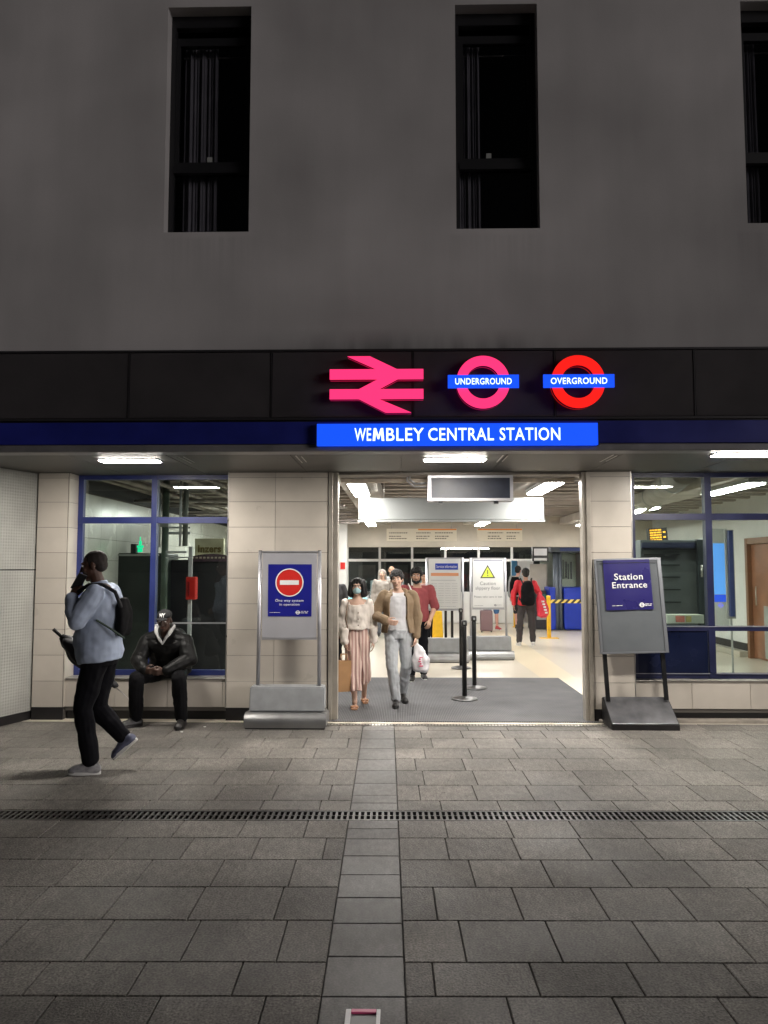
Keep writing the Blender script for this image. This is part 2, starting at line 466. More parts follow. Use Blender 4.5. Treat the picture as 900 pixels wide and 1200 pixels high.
M_letter_d = mat('dark_lettering', (.05, .05, .05), .5)
M_poster_blue = mat('poster_blue', (.012, .014, .22), .35, nz=(4, .06))
M_poster_white = mat('poster_white', (.76, .76, .75), .45, nz=(4, .03))
M_acryl = mat('grey_acrylic', (.12, .13, .14), .12, coat=.6, nz=(3, .1))

# ================================================================ SETTING: ground
gb = MB(); gb.bm.faces.new([gb.bm.verts.new(v) for v in ((-300, -300, -.32), (300, -300, -.32), (300, 300, -.32), (-300, 300, -.32))])
tag(gb.build('ground', mat('asphalt', (.05, .05, .05), .9)), kind='structure')
AP = R(0.95)      # the paving grid stands a little askew of the shopfront
MP = Matrix.Rotation(AP, 4, 'Z')
MPi = MP.inverted()
sx0 = (MPi @ G(390, 1080)).x; sx1 = (MPi @ G(471.5, 1080)).x
yd0 = (MPi @ G(450, 961.5)).y; yd1 = (MPi @ G(450, 949.5)).y
YDOOR = 8.33
def slab(mb, x0, x1, y0, y1, dz=0.0, g=.0026, ch=.0035):
    x0 += g; x1 -= g; y0 += g; y1 -= g
    if x1 - x0 < .02 or y1 - y0 < .02: return
    z = dz
    tl = [random.uniform(-.0007, .0007) for _ in range(4)]
    o = [mb.bm.verts.new(MP @ Vector(p)) for p in ((x0, y0, z - ch), (x1, y0, z - ch), (x1, y1, z - ch), (x0, y1, z - ch))]
    i = [mb.bm.verts.new(MP @ Vector((p[0], p[1], z + tl[k]))) for k, p in enumerate(((x0 + ch, y0 + ch), (x1 - ch, y0 + ch), (x1 - ch, y1 - ch), (x0 + ch, y1 - ch)))]
    b = [mb.bm.verts.new(MP @ Vector(p)) for p in ((x0, y0, z - .03), (x1, y0, z - .03), (x1, y1, z - .03), (x0, y1, z - .03))]
    mb.bm.faces.new(i)
    for k in range(4):
        j = (k + 1) % 4
        mb.bm.faces.new([o[k], o[j], i[j], i[k]]); mb.bm.faces.new([b[k], b[j], o[j], o[k]])
pv = MB(); st = MB()
# rows below the drain (towards the camera) and above it (towards the door)
ys_near = [yd0]
ry = [(MPi @ G(450, p)).y for p in (982, 1007.5, 1039.5, 1078.5, 1127.5, 1167.5)]
ys_near += ry
while ys_near[-1] > -6: ys_near.append(ys_near[-1] - .386)
ys_far = [yd1] + [(MPi @ G(450, p)).y for p in (938, 920, 903, 889, 876.7, 865, 856)]
while ys_far[-1] < 8.9: ys_far.append(ys_far[-1] + .39)
rows = [(b, a) for a, b in zip(ys_near, ys_near[1:])] + list(zip(ys_far, ys_far[1:]))
SW = .418
for k, (a, b) in enumerate(rows):
    # right of the strip
    for side in (1, -1):
        x = 0.0
        wd = random.choice((.12, .17, .21, .25, .29, .36)) if k % 2 else random.choice((.22, .27, .31, .4))
        lim = 9.0
        while x < lim:
            if side > 0: slab(pv, sx1 + x, sx1 + x + wd, a, b)
            else: slab(pv, sx0 - x - wd, sx0 - x, a, b)
            x += wd; wd = SW
# the smooth central strip
y = ys_near[-1]
def strip_run(a, b, pitch):
    n = max(1, round((b - a) / pitch)); 
    for i in range(n): slab(st, sx0, sx1, a + (b - a) * i / n, a + (b - a) * (i + 1) / n)
sj = sorted([(MPi @ G(450, p)).y for p in (1168, 1121, 1082, 1052, 1025, 1003, 983, 971, 961.5)])
for a, b in zip(sj, sj[1:]): slab(st, sx0, sx1, a, b)
strip_run(ys_near[-1], sj[0], .29)
sj2 = [yd1] + [(MPi @ G(450, p)).y for p in (941, 932, 918, 903, 890, 877, 866, 856)]
for a, b in zip(sj2, sj2[1:]): slab(st, sx0, sx1, a, b)
strip_run(sj2[-1], 8.9, .33)
pvo = tag(pv.build('pavement', M_slab), kind='structure')
tag(st.build('pavement', M_strip), kind='structure')
jb = MB().box(-9.3, 9.3, -6.5, yd0, -.3, -.014, M=MP).box(-9.3, 9.3, yd1, 8.95, -.3, -.014, M=MP)
tag(jb.build('pavement', M_joint), kind='structure')

# drain with a cast grating
dr = thing('drainage_channel', MP @ Vector((0, (yd0 + yd1) / 2, 0)), 'long black slotted drain grating crossing the paving in front of the entrance', 'drain')
dm = MB(); dm.box(-9.2, 9.2, yd0 + .004, yd1 - .004, -.25, -.07, M=MP); dm.build('channel', M_joint, dr, world=True)
gm = MB()
gm.box(-9.2, 9.2, yd0 + .004, yd0 + .028, -.06, -.001, M=MP); gm.box(-9.2, 9.2, yd1 - .028, yd1 - .004, -.06, -.001, M=MP)
gm.box(-9.2, 9.2, (yd0 + yd1) / 2 - .006, (yd0 + yd1) / 2 + .006, -.05, -.002, M=MP)
x = -9.2
while x < 9.2:
    gm.box(x, x + .017, yd0 + .0285, yd1 - .0285, -.05, -.003, M=MP); x += .040
gm.build('grating', mat('cast_iron', (.055, .052, .05), .45, .6, nz=(7, .25)), dr, world=True)

# ================================================================ SETTING: station floor
xA, xB, xC, xD, xE, xF = [PX(p, YF) for p in (42, 78, 267, 384, 693, 741)]
XR = 6.6; XL = -4.25; YB = 24.0
M_floor = mat('station_floor', (.66, .60, .50), .30, coat=.2)
fb = MB().box(XL - .3, XR + .5, 8.56, 28, -.2, .001)
tag(fb.build('floor', M_floor), kind='structure')
# slightly warmer ochre band on the hall floor
fo = MB()
fo.bm.faces.new([fo.bm.verts.new(v) for v in [(*G(a, b).xy, .006) for a, b in ((556, 739), (592, 739), (700, 812), (672, 822))]])
tag(fo.build('floor_strip', mat('ochre_floor', (.66, .575, .42), .3)), kind='structure')
YT = G(540, 849.5).y
th = MB().box(xD - .02, xE + .04, YT, 8.555, -.1, .012, bev=.004)
tag(th.build('threshold', mat('threshold_stone', (.55, .50, .42), .4, nz=(5, .25))), kind='structure')
tg = MB()
x = xD - .1
while x < xE + .1: tg.box(x, x + .018, YT - .075, YT - .007, -.02, .006); x += .034
tg.box(xD - .1, xE + .1, YT - .08, YT - .0755, -.02, .008); tg.box(xD - .1, xE + .1, YT - .0065, YT - .002, -.02, .008)
tag(tg.build('threshold_grating', M_steel), 'narrow steel slot grating along the door threshold', 'drain')
mm = MB().box(-1.0, 2.42, 8.60, G(500, 795).y, .003, .014, bev=.003)
M_mat = pattern_bump('entrance_mat', (.13, .13, .135), .8, 160, 160, (0, 1), .6)
tag(mm.build('entrance_mat', M_mat), 'large charcoal ribbed entrance mat on the cream station floor', 'mat')

# ================================================================ STATION BUILDING
B = thing('station_building', (0, YF, 0), 'station building with grey rendered upper wall, dark canopy and beige tiled shopfront', 'building')
def bp(mb, name, m, parent=B): return mb.build(name, m, parent, world=True)
# upper wall
ups = []
for (a, b, t, bt) in ((194.5, 293, 5, 270), (534, 631, 7, 269), (872, 968, 8, 265.5)):
    ups.append((PX(a, YW, 140), PX(b, YW, 140), PZ(bt, YW), PZ(t, YW)))
ups.append((ups[0][0] - 2.62, ups[0][1] - 2.62, ups[0][2], ups[0][3]))
ub = MB(); wall_holes(ub, -11, 11, Z_M1, 10.5, YW, YW + .3, ups)
bp(ub, 'upper_wall', M_wall)
bk = MB(); bk.box(-11, -10.8, YW + .3, 28.2, 3.2, 10.5); bk.box(10.8, 11, YW + .3, 28.2, 3.2, 10.5); bk.box(-11, 11, 28, 28.2, -.2, 10.5); bk.box(-11, 11, YW, 28.2, 10.5, 10.7)
bp(bk, 'rear_wall', M_conc)
for i, (a, b, c, d) in enumerate(ups[:3]):
    f = MB(); y0 = YW + .13; fw = .045
    f.box(a, a + fw, y0, y0 + .07, c, d); f.box(b - fw, b, y0, y0 + .07, c, d)
    f.box(a + fw, b - fw, y0, y0 + .07, c, c + .04); f.box(a + fw, b - fw, y0, y0 + .07, d - .12, d)
    zt = c + .655
    f.box(a + fw, b - fw, y0 - .01, y0 + .07, zt, zt + .07)
    f.box(a + fw, b - fw, y0 + .015, y0 + .07, d - .30, d - .22)
    f.box(a + fw, a + fw + .04, y0 + .01, y0 + .06, zt + .07, d - .30); f.box(b - fw - .04, b - fw, y0 + .01, y0 + .06, zt + .07, d - .30)
    f.box(a + fw + .04, b - fw - .04, y0 + .012, y0 + .06, zt + .07, zt + .12)
    wo_ = bp(f, 'upper_window', M_upframe)
    g = MB(); g.box(a + fw + .04, b - fw - .04, y0 + .035, y0 + .041, zt + .12, d - .30); g.box(a + fw, b - fw, y0 + .035, y0 + .041, c + .04, zt)
    bp(g, 'pane', M_glass_up, wo_)
    cu = MB(); n = 60; x0c = a + (.10 if i == 0 else .02); x1c = a + (.44 if i == 0 else .27)
    pts = [(x0c + (x1c - x0c) * k / n, y0 + .16 + .026 * math.sin(k * .42 + i) * math.sin(k * .11 + 1) + .012 * math.sin(k * .97 + i * 2)) for k in range(n + 1)]
    lo = [cu.bm.verts.new((p[0], p[1], c)) for p in pts]; hi = [cu.bm.verts.new((p[0] * .98 + x0c * .02, p[1], d - .2)) for p in pts]
    for k in range(n):
        q = cu.bm.faces.new([lo[k], lo[k + 1], hi[k + 1], hi[k]]); q.smooth = True
    bp(cu, 'curtain', M_curtain, wo_)
    cr = MB().tube((a + .08, y0 + .16, d - .33), (b - .08, y0 + .16, d - .33), .008); bp(cr, 'curtain_rail', M_steel, wo_)
    if i < 2: bp(MB().box(a + (.37 if i == 0 else .31), a + (.42 if i == 0 else .36), y0 + .027, y0 + .034, zt + .13, zt + .18), 'window_sticker', M_greyp, wo_)
# the rooms behind the windows, closed and dark
rm = MB(); rm.box(-10.8, 10.8, YW + 2.5, YW + 2.6, 3.3, 10.5); rm.box(-10.8, 10.8, YW + .301, 28, 3.31, 3.4).box(-10.8, 10.8, YW + .051, YW + .301, 3.31, 3.4); bp(rm, 'room_wall', M_dark)

# canopy: mesh fascia panels between slim joints, blue band, grey lip, soffit
cuts = [-11.0, PX(151, YC, 450) - 2.56, PX(151, YC, 450) - 1.28] + [PX(p, YC, 450) for p in (151, 318, 484, 650, 814)]
cuts += [cuts[-1] + 1.28, cuts[-1] + 2.56, 11.0]
bp(MB().box(-11, 11, YC + .015, YW + .05, Z_B1, Z_M1 - .003), 'fascia_backing', M_black)
for a, b in zip(cuts, cuts[1:]):
    q = MB(); q.box(a + .010, b - .010, YC, YC + .014, Z_M0 + .03, Z_M1 - .03); bp(q, 'fascia_panel', M_mesh)
q = MB()
for a in cuts[1:-1]: q.box(a - .006, a + .006, YC - .006, YC + .012, Z_M0 + .026, Z_M1 - .026)
q.box(-11, 11, YC - .01, YC + .014, Z_M0 + .002, Z_M0 + .024); q.box(-11, 11, YC - .012, YC + .014, Z_M1 - .024, Z_M1 - .004)
bp(q, 'fascia_trim', mat('fascia_trim', (.035, .033, .036), .4, .3))
bp(MB().box(-11, 11, YC + .002, YC + .2, Z_B0, Z_B1, bev=.004), 'blue_band', M_band)
bp(MB().box(-11, 11, YC - .004, YC + .2, ZS - .001, Z_B0 - .004, bev=.012), 'canopy_lip', M_lip)
sf = MB()
xs = [-11, -6, -4.6] + [PX(p, 7.6, 540) for p in (95, 205, 345, 470, 590, 720, 860, 1000)] + [7, 11]
for a, b in zip(xs, xs[1:]): sf.box(a + .004, b - .004, YC + .2, YF + .5, ZS, ZS + .05)
bp(sf, 'soffit', M_soffit)
bp(MB().box(-11, 11, YC + .21, YF + .5, ZS + .06, ZS + .10), 'soffit_backing', M_black)
for p in (205, 345, 590, 720):
    sj_ = MB(); a = PX(p, 7.3, 535); sj_.box(a + .0, a + .012, YC + .25, YC + .75, ZS - .004, ZS - .0005)
    sj_.box(a + .05, a + .06, YC + .3, YC + .7, ZS - .004, ZS - .0005)
    bp(sj_, 'soffit_vent', M_steel)

# shopfront core walls behind the tiles
YFc = YF + .010
ZT0 = .14
def core(a, b, z0, z1, y0=YFc, y1=YF + .40): return MB().box(a, b, y0, y1, z0, z1)
def tiles(mb, a, b, cx, zs, y, gap=.0022, th=.010):
    for j, (z0, z1) in enumerate(zip(zs, zs[1:])):
        for x0, x1 in zip(cx, cx[1:]):
            mb.box(x0 + gap, x1 - gap, y + random.uniform(0, .0012), y + th + .003, z0 + gap, z1 - gap)
zrow = [ZT0 + .288 * k for k in range(9)] + [ZT0 + .288 * 9 - .012, ZS - .002]
def pier(a, b, cx, name='pier'):
    p_ = bp(core(a, b, 0, ZS + .4), name, M_grout)
    m = MB(); tiles(m, a, b, cx, zrow, YF)
    bp(m, 'tiling', M_tile, p_)
    bp(MB().box(a - .002, b + .002, YF + .006, YF + .02, 0, ZT0 - .004), 'plinth', M_black, p_)
    return p_
def pier_side(p_, x, y0, y1, sgn):
    m = MB()
    for z0, z1 in zip(zrow, zrow[1:]): m.box(x, x + sgn * .011, y0 + .002, y1 - .002, z0 + .0025, z1 - .0025)
    bp(m, 'side_tiling', M_tile, p_)
p1 = pier(xA, xB, [xA, xB - .006]); pier_side(p1, xB, YF + .004, YF + .26, 1)
p2 = pier(xC, xD, [xC, PX(322, YF), xD])
p3 = pier(xE, xF, [xE + .0, xF]); 
p4 = pier(5.8, 6.9, [5.8, 6.35, 6.9])
# steel corner strips beside the piers
for x in (xC - .012, xF + .002):
    bp(MB().box(x, x + .01, YF + .002, YF + .26, ZT0, ZS), 'corner_strip', M_steel)
# sill walls with a ledge
ZL = PZ(795, YF, 180); ZRs = PZ(797.5, YF, 820)
def sill(a, b, zt, cx):
    o_ = bp(core(a, b, 0.1, zt - .015, YF + .045, YF + .40), 'sill_wall', M_grout)
    m = MB()
    for x0, x1 in zip(cx, cx[1:]): m.box(x0 + .0022, x1 - .0022, YF + .035, YF + .046, ZT0 + .003, zt - .02)
    bp(m, 'tiling', M_tile, o_)
    bp(MB().box(a, b, YF + .02, YF + .34, zt - .014, zt, bev=.003), 'ledge', mat('ledge_metal', (.40, .38, .35), .4, .5, nz=(6, .2)), o_)
    bp(MB().box(a, b, YF + .08, YF + .40, 0, ZT0 - .002), 'plinth', M_black, o_)
sill(xB + .012, xC - .013, ZL, [xB + .012] + [PX(p, YF) for p in (137, 198, 262)] + [xC - .013])
sill(xF + .013, 5.8, ZRs, [xF + .013] + [PX(p, YF) for p in (808, 876, 942)] + [4.95, 5.8])
kb = MB().box(xE + .05, 9, YF - .06, YF + .085, -.05, .035, bev=.01); bp(kb, 'kerb_strip', mat('kerb_stone', (.30, .27, .23), .7, nz=(6, .3)))
# wall above the openings, inside
bp(MB().box(-10.9, 10.9, YF + .42, YF + .6, ZS + .001, 3.3), 'head_wall', M_cream)

# shop windows
def window(a, b, z0, z1, y, mull, trans, m, name, thick=.055, lowrail=None, rail_m=None):
    f = MB(); d = .07
    f.box(a, a + thick * 1.3, y, y + d, z0, z1); f.box(b - thick * .8, b, y, y + d, z0, z1)
    f.box(a, b, y + .003, y + d - .003, z1 - .05, z1); f.box(a, b, y + .003, y + d - .003, z0, z0 + .06)
    for x in mull: f.box(x - thick * .7, x + thick * .7, y - .012, y + d + .01, z0 + .004, z1 - .004)
    for z in trans: f.box(a + .002, b - .002, y - .006, y + d + .004, z - .036, z + .036)
    if lowrail: f.box(a + .001, b - .001, y - .004, y + d, lowrail - .02, lowrail + .02)
    o_ = bp(f, name, m)
    g = MB(); g.box(a + .01, b - .01, y + .03, y + .038, z0 + .01, z1 - .01); bp(g, 'pane', M_glass, o_)
    return o_
yw1 = YF + .24
zt1 = PZ(609.5, yw1, 180)
w1 = window(xB + .013, xC - .014, ZL + .001, ZS - .002, yw1, [PX(179.5, yw1)], [zt1], M_blue, 'shop_window', thick=.045)
zl1 = PZ(730, yw1, 180)
bp(MB().box(PX(184, yw1), xC - .05, yw1 + .012, yw1 + .028, zl1 - .010, zl1 + .006), 'glazing_rail', M_alu, w1)
yw2 = YF + .13
zt2 = PZ(605.5, yw2, 820); zl2 = PZ(736, yw2, 820)
w2 = window(xF + .013, 5.8, ZRs + .001, ZS - .002, yw2, [PX(831.5, yw2), PX(831.5, yw2) + 1.62], [zt2], M_dblue, 'shop_window', thick=.052)
bp(MB().box(xF + .014, 5.8, yw2 - .008, yw2 + .07, zl2 - .032, zl2 + .022), 'glazing_rail', M_dblue, w2)
bp(MB().box(xF + .02, PX(831.5, yw2) - .045, yw2 + .006, yw2 + .028, ZRs + .03, zl2 - .034), 'infill_panel', M_navy, w2)
bp(MB().box(xF + .014, 5.8, yw2 - .012, yw2 - .0085, ZRs + .055, ZRs + .062), 'glazing_bead', M_alu, w2)
bp(MB().box(xF + .014, 5.8, yw2 - .014, yw2 - .009, zl2 + .014, zl2 + .02), 'glazing_bead', M_alu, w2)

# door frame, steel jambs and head
M_jamb = mat('door_steel', (.50, .46, .40), .38, .6, nz=(7, .12))
df = MB()
xj0, xj1 = PX(385, YF), PX(396, YF); xk0, xk1 = PX(683.5, YF), PX(693, YF)
df.box(xj0, xj0 + .045, YF - .015, YF + .16, .012, ZS - .003, bev=.004); df.box(xj0 + .047, xj1, YF + .01, YF + .14, .012, ZS - .003, bev=.004)
bp(df, 'door_frame', M_jamb); df = MB()
df.box(xk1 - .045, xk1, YF - .015, YF + .16, .012, ZS - .003, bev=.004); df.box(xk0, xk1 - .047, YF + .01, YF + .14, .012, ZS - .003, bev=.004)
bp(df, 'door_frame', M_jamb)
dh = MB(); zh = PZ(556, YF, 540)
dh.box(xj1, xk0, YF + .02, YF + .40, zh, ZS - .003, bev=.004)
bp(dh, 'door_head', mat('door_head', (.20, .18, .16), .5, .5, nz=(7, .2)))
rl = MB(); rl.box(xj1 + .002, xk0 - .002, YF + .35, YF + .41, zh - .05, zh - .002)
bp(rl, 'shutter_rail', mat('shutter_rail', (.52, .45, .36), .5, .3, nz=(9, .2)))
cd = MB(); yy = YF + .2
cd.path([Vector((PX(482, yy), yy, PZ(553, yy))), Vector((PX(480, yy), yy, PZ(562, yy))), Vector((PX(487, yy), yy, PZ(567, yy))), Vector((PX(500, yy), yy, PZ(566, yy)))], .012)
cd.path([Vector((PX(478, yy), yy + .03, PZ(553, yy))), Vector((PX(477, yy), yy + .03, PZ(563, yy))), Vector((PX(486, yy), yy + .03, PZ(570, yy))), Vector((PX(503, yy), yy + .03, PZ(570, yy)))], .010)
bp(cd, 'conduit', M_alu)

# projecting side wall on the left, two dimpled panels
swx = xA - .01; ps = G(0, 852); ang = math.atan2(swx - ps.x, YF - ps.y)   # leans outwards a little
SWT = thing('side_wall', (swx, YF, 0), 'pale dimpled metal side wall panels left of the seated man', 'wall')
def sw(mb): return mb
Ms = Matrix.Translation((swx, YF + .05, 0)) @ Matrix.Rotation(-ang, 4, 'Z')
L = 1.40
zsm = PZ(668, 8.1, 10)
q = MB(); q.box(-.02, 0, -L, 0, .10, zsm - .006, M=Ms); q.build('lower_panel', M_sidewall, SWT, world=True)
q = MB(); q.box(-.02, 0, -L, 0, zsm + .008, ZS - .006, M=Ms); q.build('upper_panel', M_sidewall, SWT, world=True)
q = MB(); q.box(-.6, -.021, -L, .2, 0, ZS - .003, M=Ms); q.build('core', M_black, SWT, world=True)
q = MB(); q.box(-.021, -.004, -L, 0, 0, .094, M=Ms); q.build('skirting', M_black, SWT, world=True)
# neighbouring wall further left and right of the frame
tag(MB().box(-11, swx - .62, YC + .1, YF + .3, -.1, ZS - .003).build('neighbour_wall', M_greyp), 'grey wall of the neighbouring unit under the canopy', 'wall')
tag(MB().box(6.92, 11, YF, YF + .4, -.1, ZS - .003).build('neighbour_wall', M_greyp), 'grey wall under the far right end of the canopy', 'wall')

# ================================================================ INSIDE THE STATION
zc = 3.18
ce = MB().box(XL - .3, XR + .5, YF + .6, 28, zc, zc + .12)
tag(ce.build('ceiling', M_conc), kind='structure')
cb = MB()
y = 9.6
while y < 20: cb.box(XL, XR, y, y + .16, 3.0, zc - .002); y += .62
tag(cb.build('ceiling', mat('ceiling_slats', (.34, .31, .28), .7, nz=(2, .2))), kind='structure')
for x in (-.55, 1.9, 4.4):
    o_ = MB().box(x - .26, x + .26, 9.0, 20.0, 2.80, 2.995, bev=.02).build('ceiling_beam', M_beam)
    tag(o_, {-.55: 'pale ceiling beam running back above the walking couple', 1.9: 'pale ceiling beam running back over the caution notice', 4.4: 'pale ceiling beam running back above the blue booth'}[x], 'beam', 'lengthwise ceiling beams')
pb = MB()
random.seed(11)
for k in range(9):
    x = -4.0 + k * .36 + random.uniform(-.05, .05); z = 2.86 + random.uniform(-.04, .08); r = random.choice((.02, .03, .045))
    pb.tube((x, 9.2, z), (x + random.uniform(-.3, .3), 19.5, z), r)
for k in range(12): pb.tube((-4.2, 12 + k * .62, 2.78 + random.uniform(-.04, .05)), (-1.0, 12.2 + k * .62 + random.uniform(-.3, .3), 2.80 + random.uniform(-.04, .05)), random.choice((.012, .018, .025)))
tag(pb.build('service_pipes', mat('pipes', (.30, .27, .25), .5, .4, nz=(5, .3))), 'tangle of grey service pipes under the ceiling', 'pipes')

# walls of the hall
lw = MB()
zz = [0.0, .3] + [.3 + .3 * k for k in range(1, 9)]
yy_ = 9.0
lwt = thing('hall_wall', (XL, 16, 0), 'white tiled hall wall with a dark band seen through the window behind the walking man', 'wall')
MB().box(XL - .2, XL - .001, 8.8, 28, -.1, zc).build('core', M_grout, lwt, world=True)
y = 9.0
while y < 24:
    for a, b in zip(zz, zz[1:]): lw.box(XL - .005, XL + .01, y + .002, y + .598, a + .002, b - .002)
    y += .6
lw.build('tiling', M_wtile, lwt, world=True)
MB().box(XL + .001, XL + .03, 8.9, 24, 2.72, 2.92).build('band', M_dark, lwt, world=True)
rwt = thing('hall_wall', (XR, 16, 0), 'white hall wall with black skirting around the brown door', 'wall')
rw = MB(); M90 = Matrix.Translation((XR, 0, 0)) @ Matrix.Rotation(R(90), 4, 'Z')
y0d, y1d = G(898, 781).y - .2, G(868, 771).y
rw.box(XR, XR + .2, 8.8, y0d, -.1, zc).box(XR, XR + .2, y1d, 28, -.1, zc).box(XR, XR + .2, y0d, y1d, 2.25, zc)
rw.build('core', M_white, rwt, world=True)
MB().box(XR - .02, XR - .001, y1d + .1, 24, .12, .26).build('skirting', M_black, rwt, world=True)
MB().box(XR - .16, XR - .0, y1d + .1, 24, .0, .11, bev=.01).build('kerb', M_cream, rwt, world=True)
dd = thing('wooden_door', (XR, (y0d + y1d) / 2, 0), 'brown wooden door in the hall wall behind the right-hand window', 'door')
MB().box(XR + .03, XR + .09, y0d + .1, y1d - .1, .02, 2.13).build('door_leaf', M_wood, dd, world=True)
q = MB().box(XR - .05, XR + .12, y1d - .1, y1d, 0, 2.25).box(XR - .05, XR + .12, y0d, y0d + .1, 0, 2.25).box(XR - .045, XR + .12, y0d + .1, y1d - .1, 2.14, 2.25)
q.build('door_frame', mat('door_frame_wood', (.22, .11, .06), .4), dd, world=True)
MB().box(XR + .02, XR + .03, y0d + .1, y1d - .55, .05, 1.0).build('kick_plate', M_greyp, dd, world=True)
MB().tube((XR - .02, y1d - .35, 1.0), (XR - .02, y1d - .35, 1.35), .012).build('handle', M_steel, dd, world=True)

# bulkhead over the gates and glazed end wall
YK = 20.2
bh = MB().box(XL, XR, YK, YK + .3, PZ(641, YK), zc)
tag(bh.build('bulkhead', M_cream), 'cream bulkhead beam crossing the hall above the ticket gates', 'beam')
YG = 23.6
gw = thing('glazed_screen', (1, YG, 0), 'glazed end screen with pale mullions behind the ticket gates', 'glazing')
q = MB(); xm = [PX(p, YG) for p in (368, 407, 445, 483, 522, 561, 600, 640, 680)]
for x in xm: q.box(x - .035, x + .035, YG, YG + .08, .0, zc)
q.box(XL, XR, YG + .004, YG + .076, PZ(658, YG), PZ(655, YG)); q.box(XL, XR, YG + .004, YG + .076, 0.9, .96)
q.build('frame', M_white, gw, world=True)
MB().box(XL, XR, YG + .03, YG + .04, .961, zc - .02).build('pane', M_glass, gw, world=True)
MB().box(XL, XR, YG + .02, YG + .06, .02, .899).build('lower_panel', M_white, gw, world=True)  # white infill added to brighten the band below the glass
# dark end wall added so the view beyond the glass stays night-dark
tag(MB().box(XL, XR, 27.2, 27.4, 0, zc).build('added_far_wall', mat('added_far_wall', (.05, .045, .055), .8, nz=(.8, .5))), 'dark wall added on the far side of the glazed screen', 'wall')
random.seed(4)
for i, (a, b, c, d, m_, lb) in enumerate(((420, 440, 662, 684, (.14, .11, .12), 'dull mauve poster on the far dark wall'), (455, 478, 662, 690, (.10, .09, .10), 'dim grey poster on the far dark wall'), (488, 500, 664, 676, (.22, .2, .2), 'small pale poster on the far dark wall'))):
    o_ = MB().box(PX(a, 27.1), PX(b, 27.1), 27.14, 27.17, PZ(d, 27.1), PZ(c, 27.1)).build('poster', mat('poster_%d' % i, m_, .6, nz=(3, .4)))
    tag(o_, lb, 'poster', 'posters beyond the glass')

# ceiling lights
def hall_light(x, y, label, s=1.0, L=1.5, z=2.72, wd=.20, mt=None):
    t = thing('ceiling_light', (x, y, z), label, 'light', group='tube lights in the hall')
    MB().box(-.5 * wd - .02, .5 * wd + .02, -L / 2 - .03, L / 2 + .03, .022, .075).build('housing', M_white, t)
    MB().box(-.5 * wd, .5 * wd, -L / 2, L / 2, -.0, .021, bev=.008).build('diffuser', mt or M_tube, t)
    return t
hl = [(-.55, 10.3, 'bright tube light on the beam just inside the door above the couple'), (1.9, 10.1, 'bright tube light to the right of the departure display'), (4.4, 10.25, 'bright tube light seen through the upper pane of the right shop window'),
      (-.55, 14.1, 'tube light hidden behind the long white panel over the couple'), (1.9, 14.1, 'tube light behind the right end of the white panel'), (4.4, 14.1, 'tube light beside the tiled pier through the right window'),
      (-.7, 18.3, 'small far tube light left of the cream direction sign'), (1.95, 18.3, 'small far tube light between the two cream direction signs'), (4.45, 18.3, 'small far tube light above the blue booth'), (-2.9, 15.0, 'tube light near the white tiled wall behind the left shop window')]
for x, y, lb in hl: hall_light(x, y, lb)
t = thing('ceiling_light', (2.1, 22.3, 2.32), 'long horizontal tube light in front of the glazed end screen', 'light')
MB().box(-.8, .8, -.05, .05, .02, .05).build('housing', M_white, t); MB().box(-.78, .78, -.045, .045, -.03, .019, bev=.008).build('diffuser', M_tube, t)
for x in (-2.5, 4.8):
    t = thing('ceiling_light', (x, 22.3, 2.6), 'long tube light over the gate line at the %s' % ('tiled wall side' if x < 0 else 'booth side'), 'light')
    MB().box(-.8, .8, -.05, .05, .02, .05).build('housing', M_white, t); MB().box(-.78, .78, -.045, .045, -.03, .019, bev=.008).build('diffuser', M_tube, t)
# canopy lights
M_tubeL = emit_mat('canopy_lamp_tube_dim', (1, .94, .86), 245)
for px, ypx, hw, lb in ((152.5, 543, .29, 'white strip light under the canopy above the left shop window'), (533, 541.5, .30, 'white strip light under the canopy above the doorway'), (874, 536, .30, 'white strip light under the canopy above the right shop window')):
    d_ = ray(px, ypx); tt = (ZS - .03 - EYE) / d_.z; p = Vector((d_.x * tt, d_.y * tt, ZS))
    t = thing('canopy_light', (p.x, p.y, ZS), lb, 'light', group='canopy strip lights')
    MB().box(-hw - .02, hw + .02, -.10, .10, -.008, -.001).build('housing', M_lip, t)
    MB().box(-hw, hw, -.075, .075, -.015, -.0085, bev=.002).build('diffuser', M_tubeC if px > 200 else M_tubeL, t)

# long white panel across the hall
yb = 10.9
o_ = thing('ceiling_box', (1.1, yb, 2.5), 'long blank white panel hanging across the hall above the couple', 'panel')
MB().box(PX(420, yb), PX(638.5, yb), yb, yb + .12, PZ(609, yb), PZ(583.5, yb), bev=.006).build('panel', mat('panel_white', (.29, .30, .295), .35, nz=(1, .03)), o_, world=True)
MB().box(PX(419, yb), PX(639.5, yb), yb - .008, yb + .128, PZ(611.5, yb), PZ(609.3, yb)).build('bottom_trim', M_greyp, o_, world=True)
for p_ in (450, 600): MB().tube((PX(p_, yb), yb + .06, PZ(583, yb)), (PX(p_, yb), yb + .06, 3.0), .01).build('hanger', M_steel, o_, world=True)

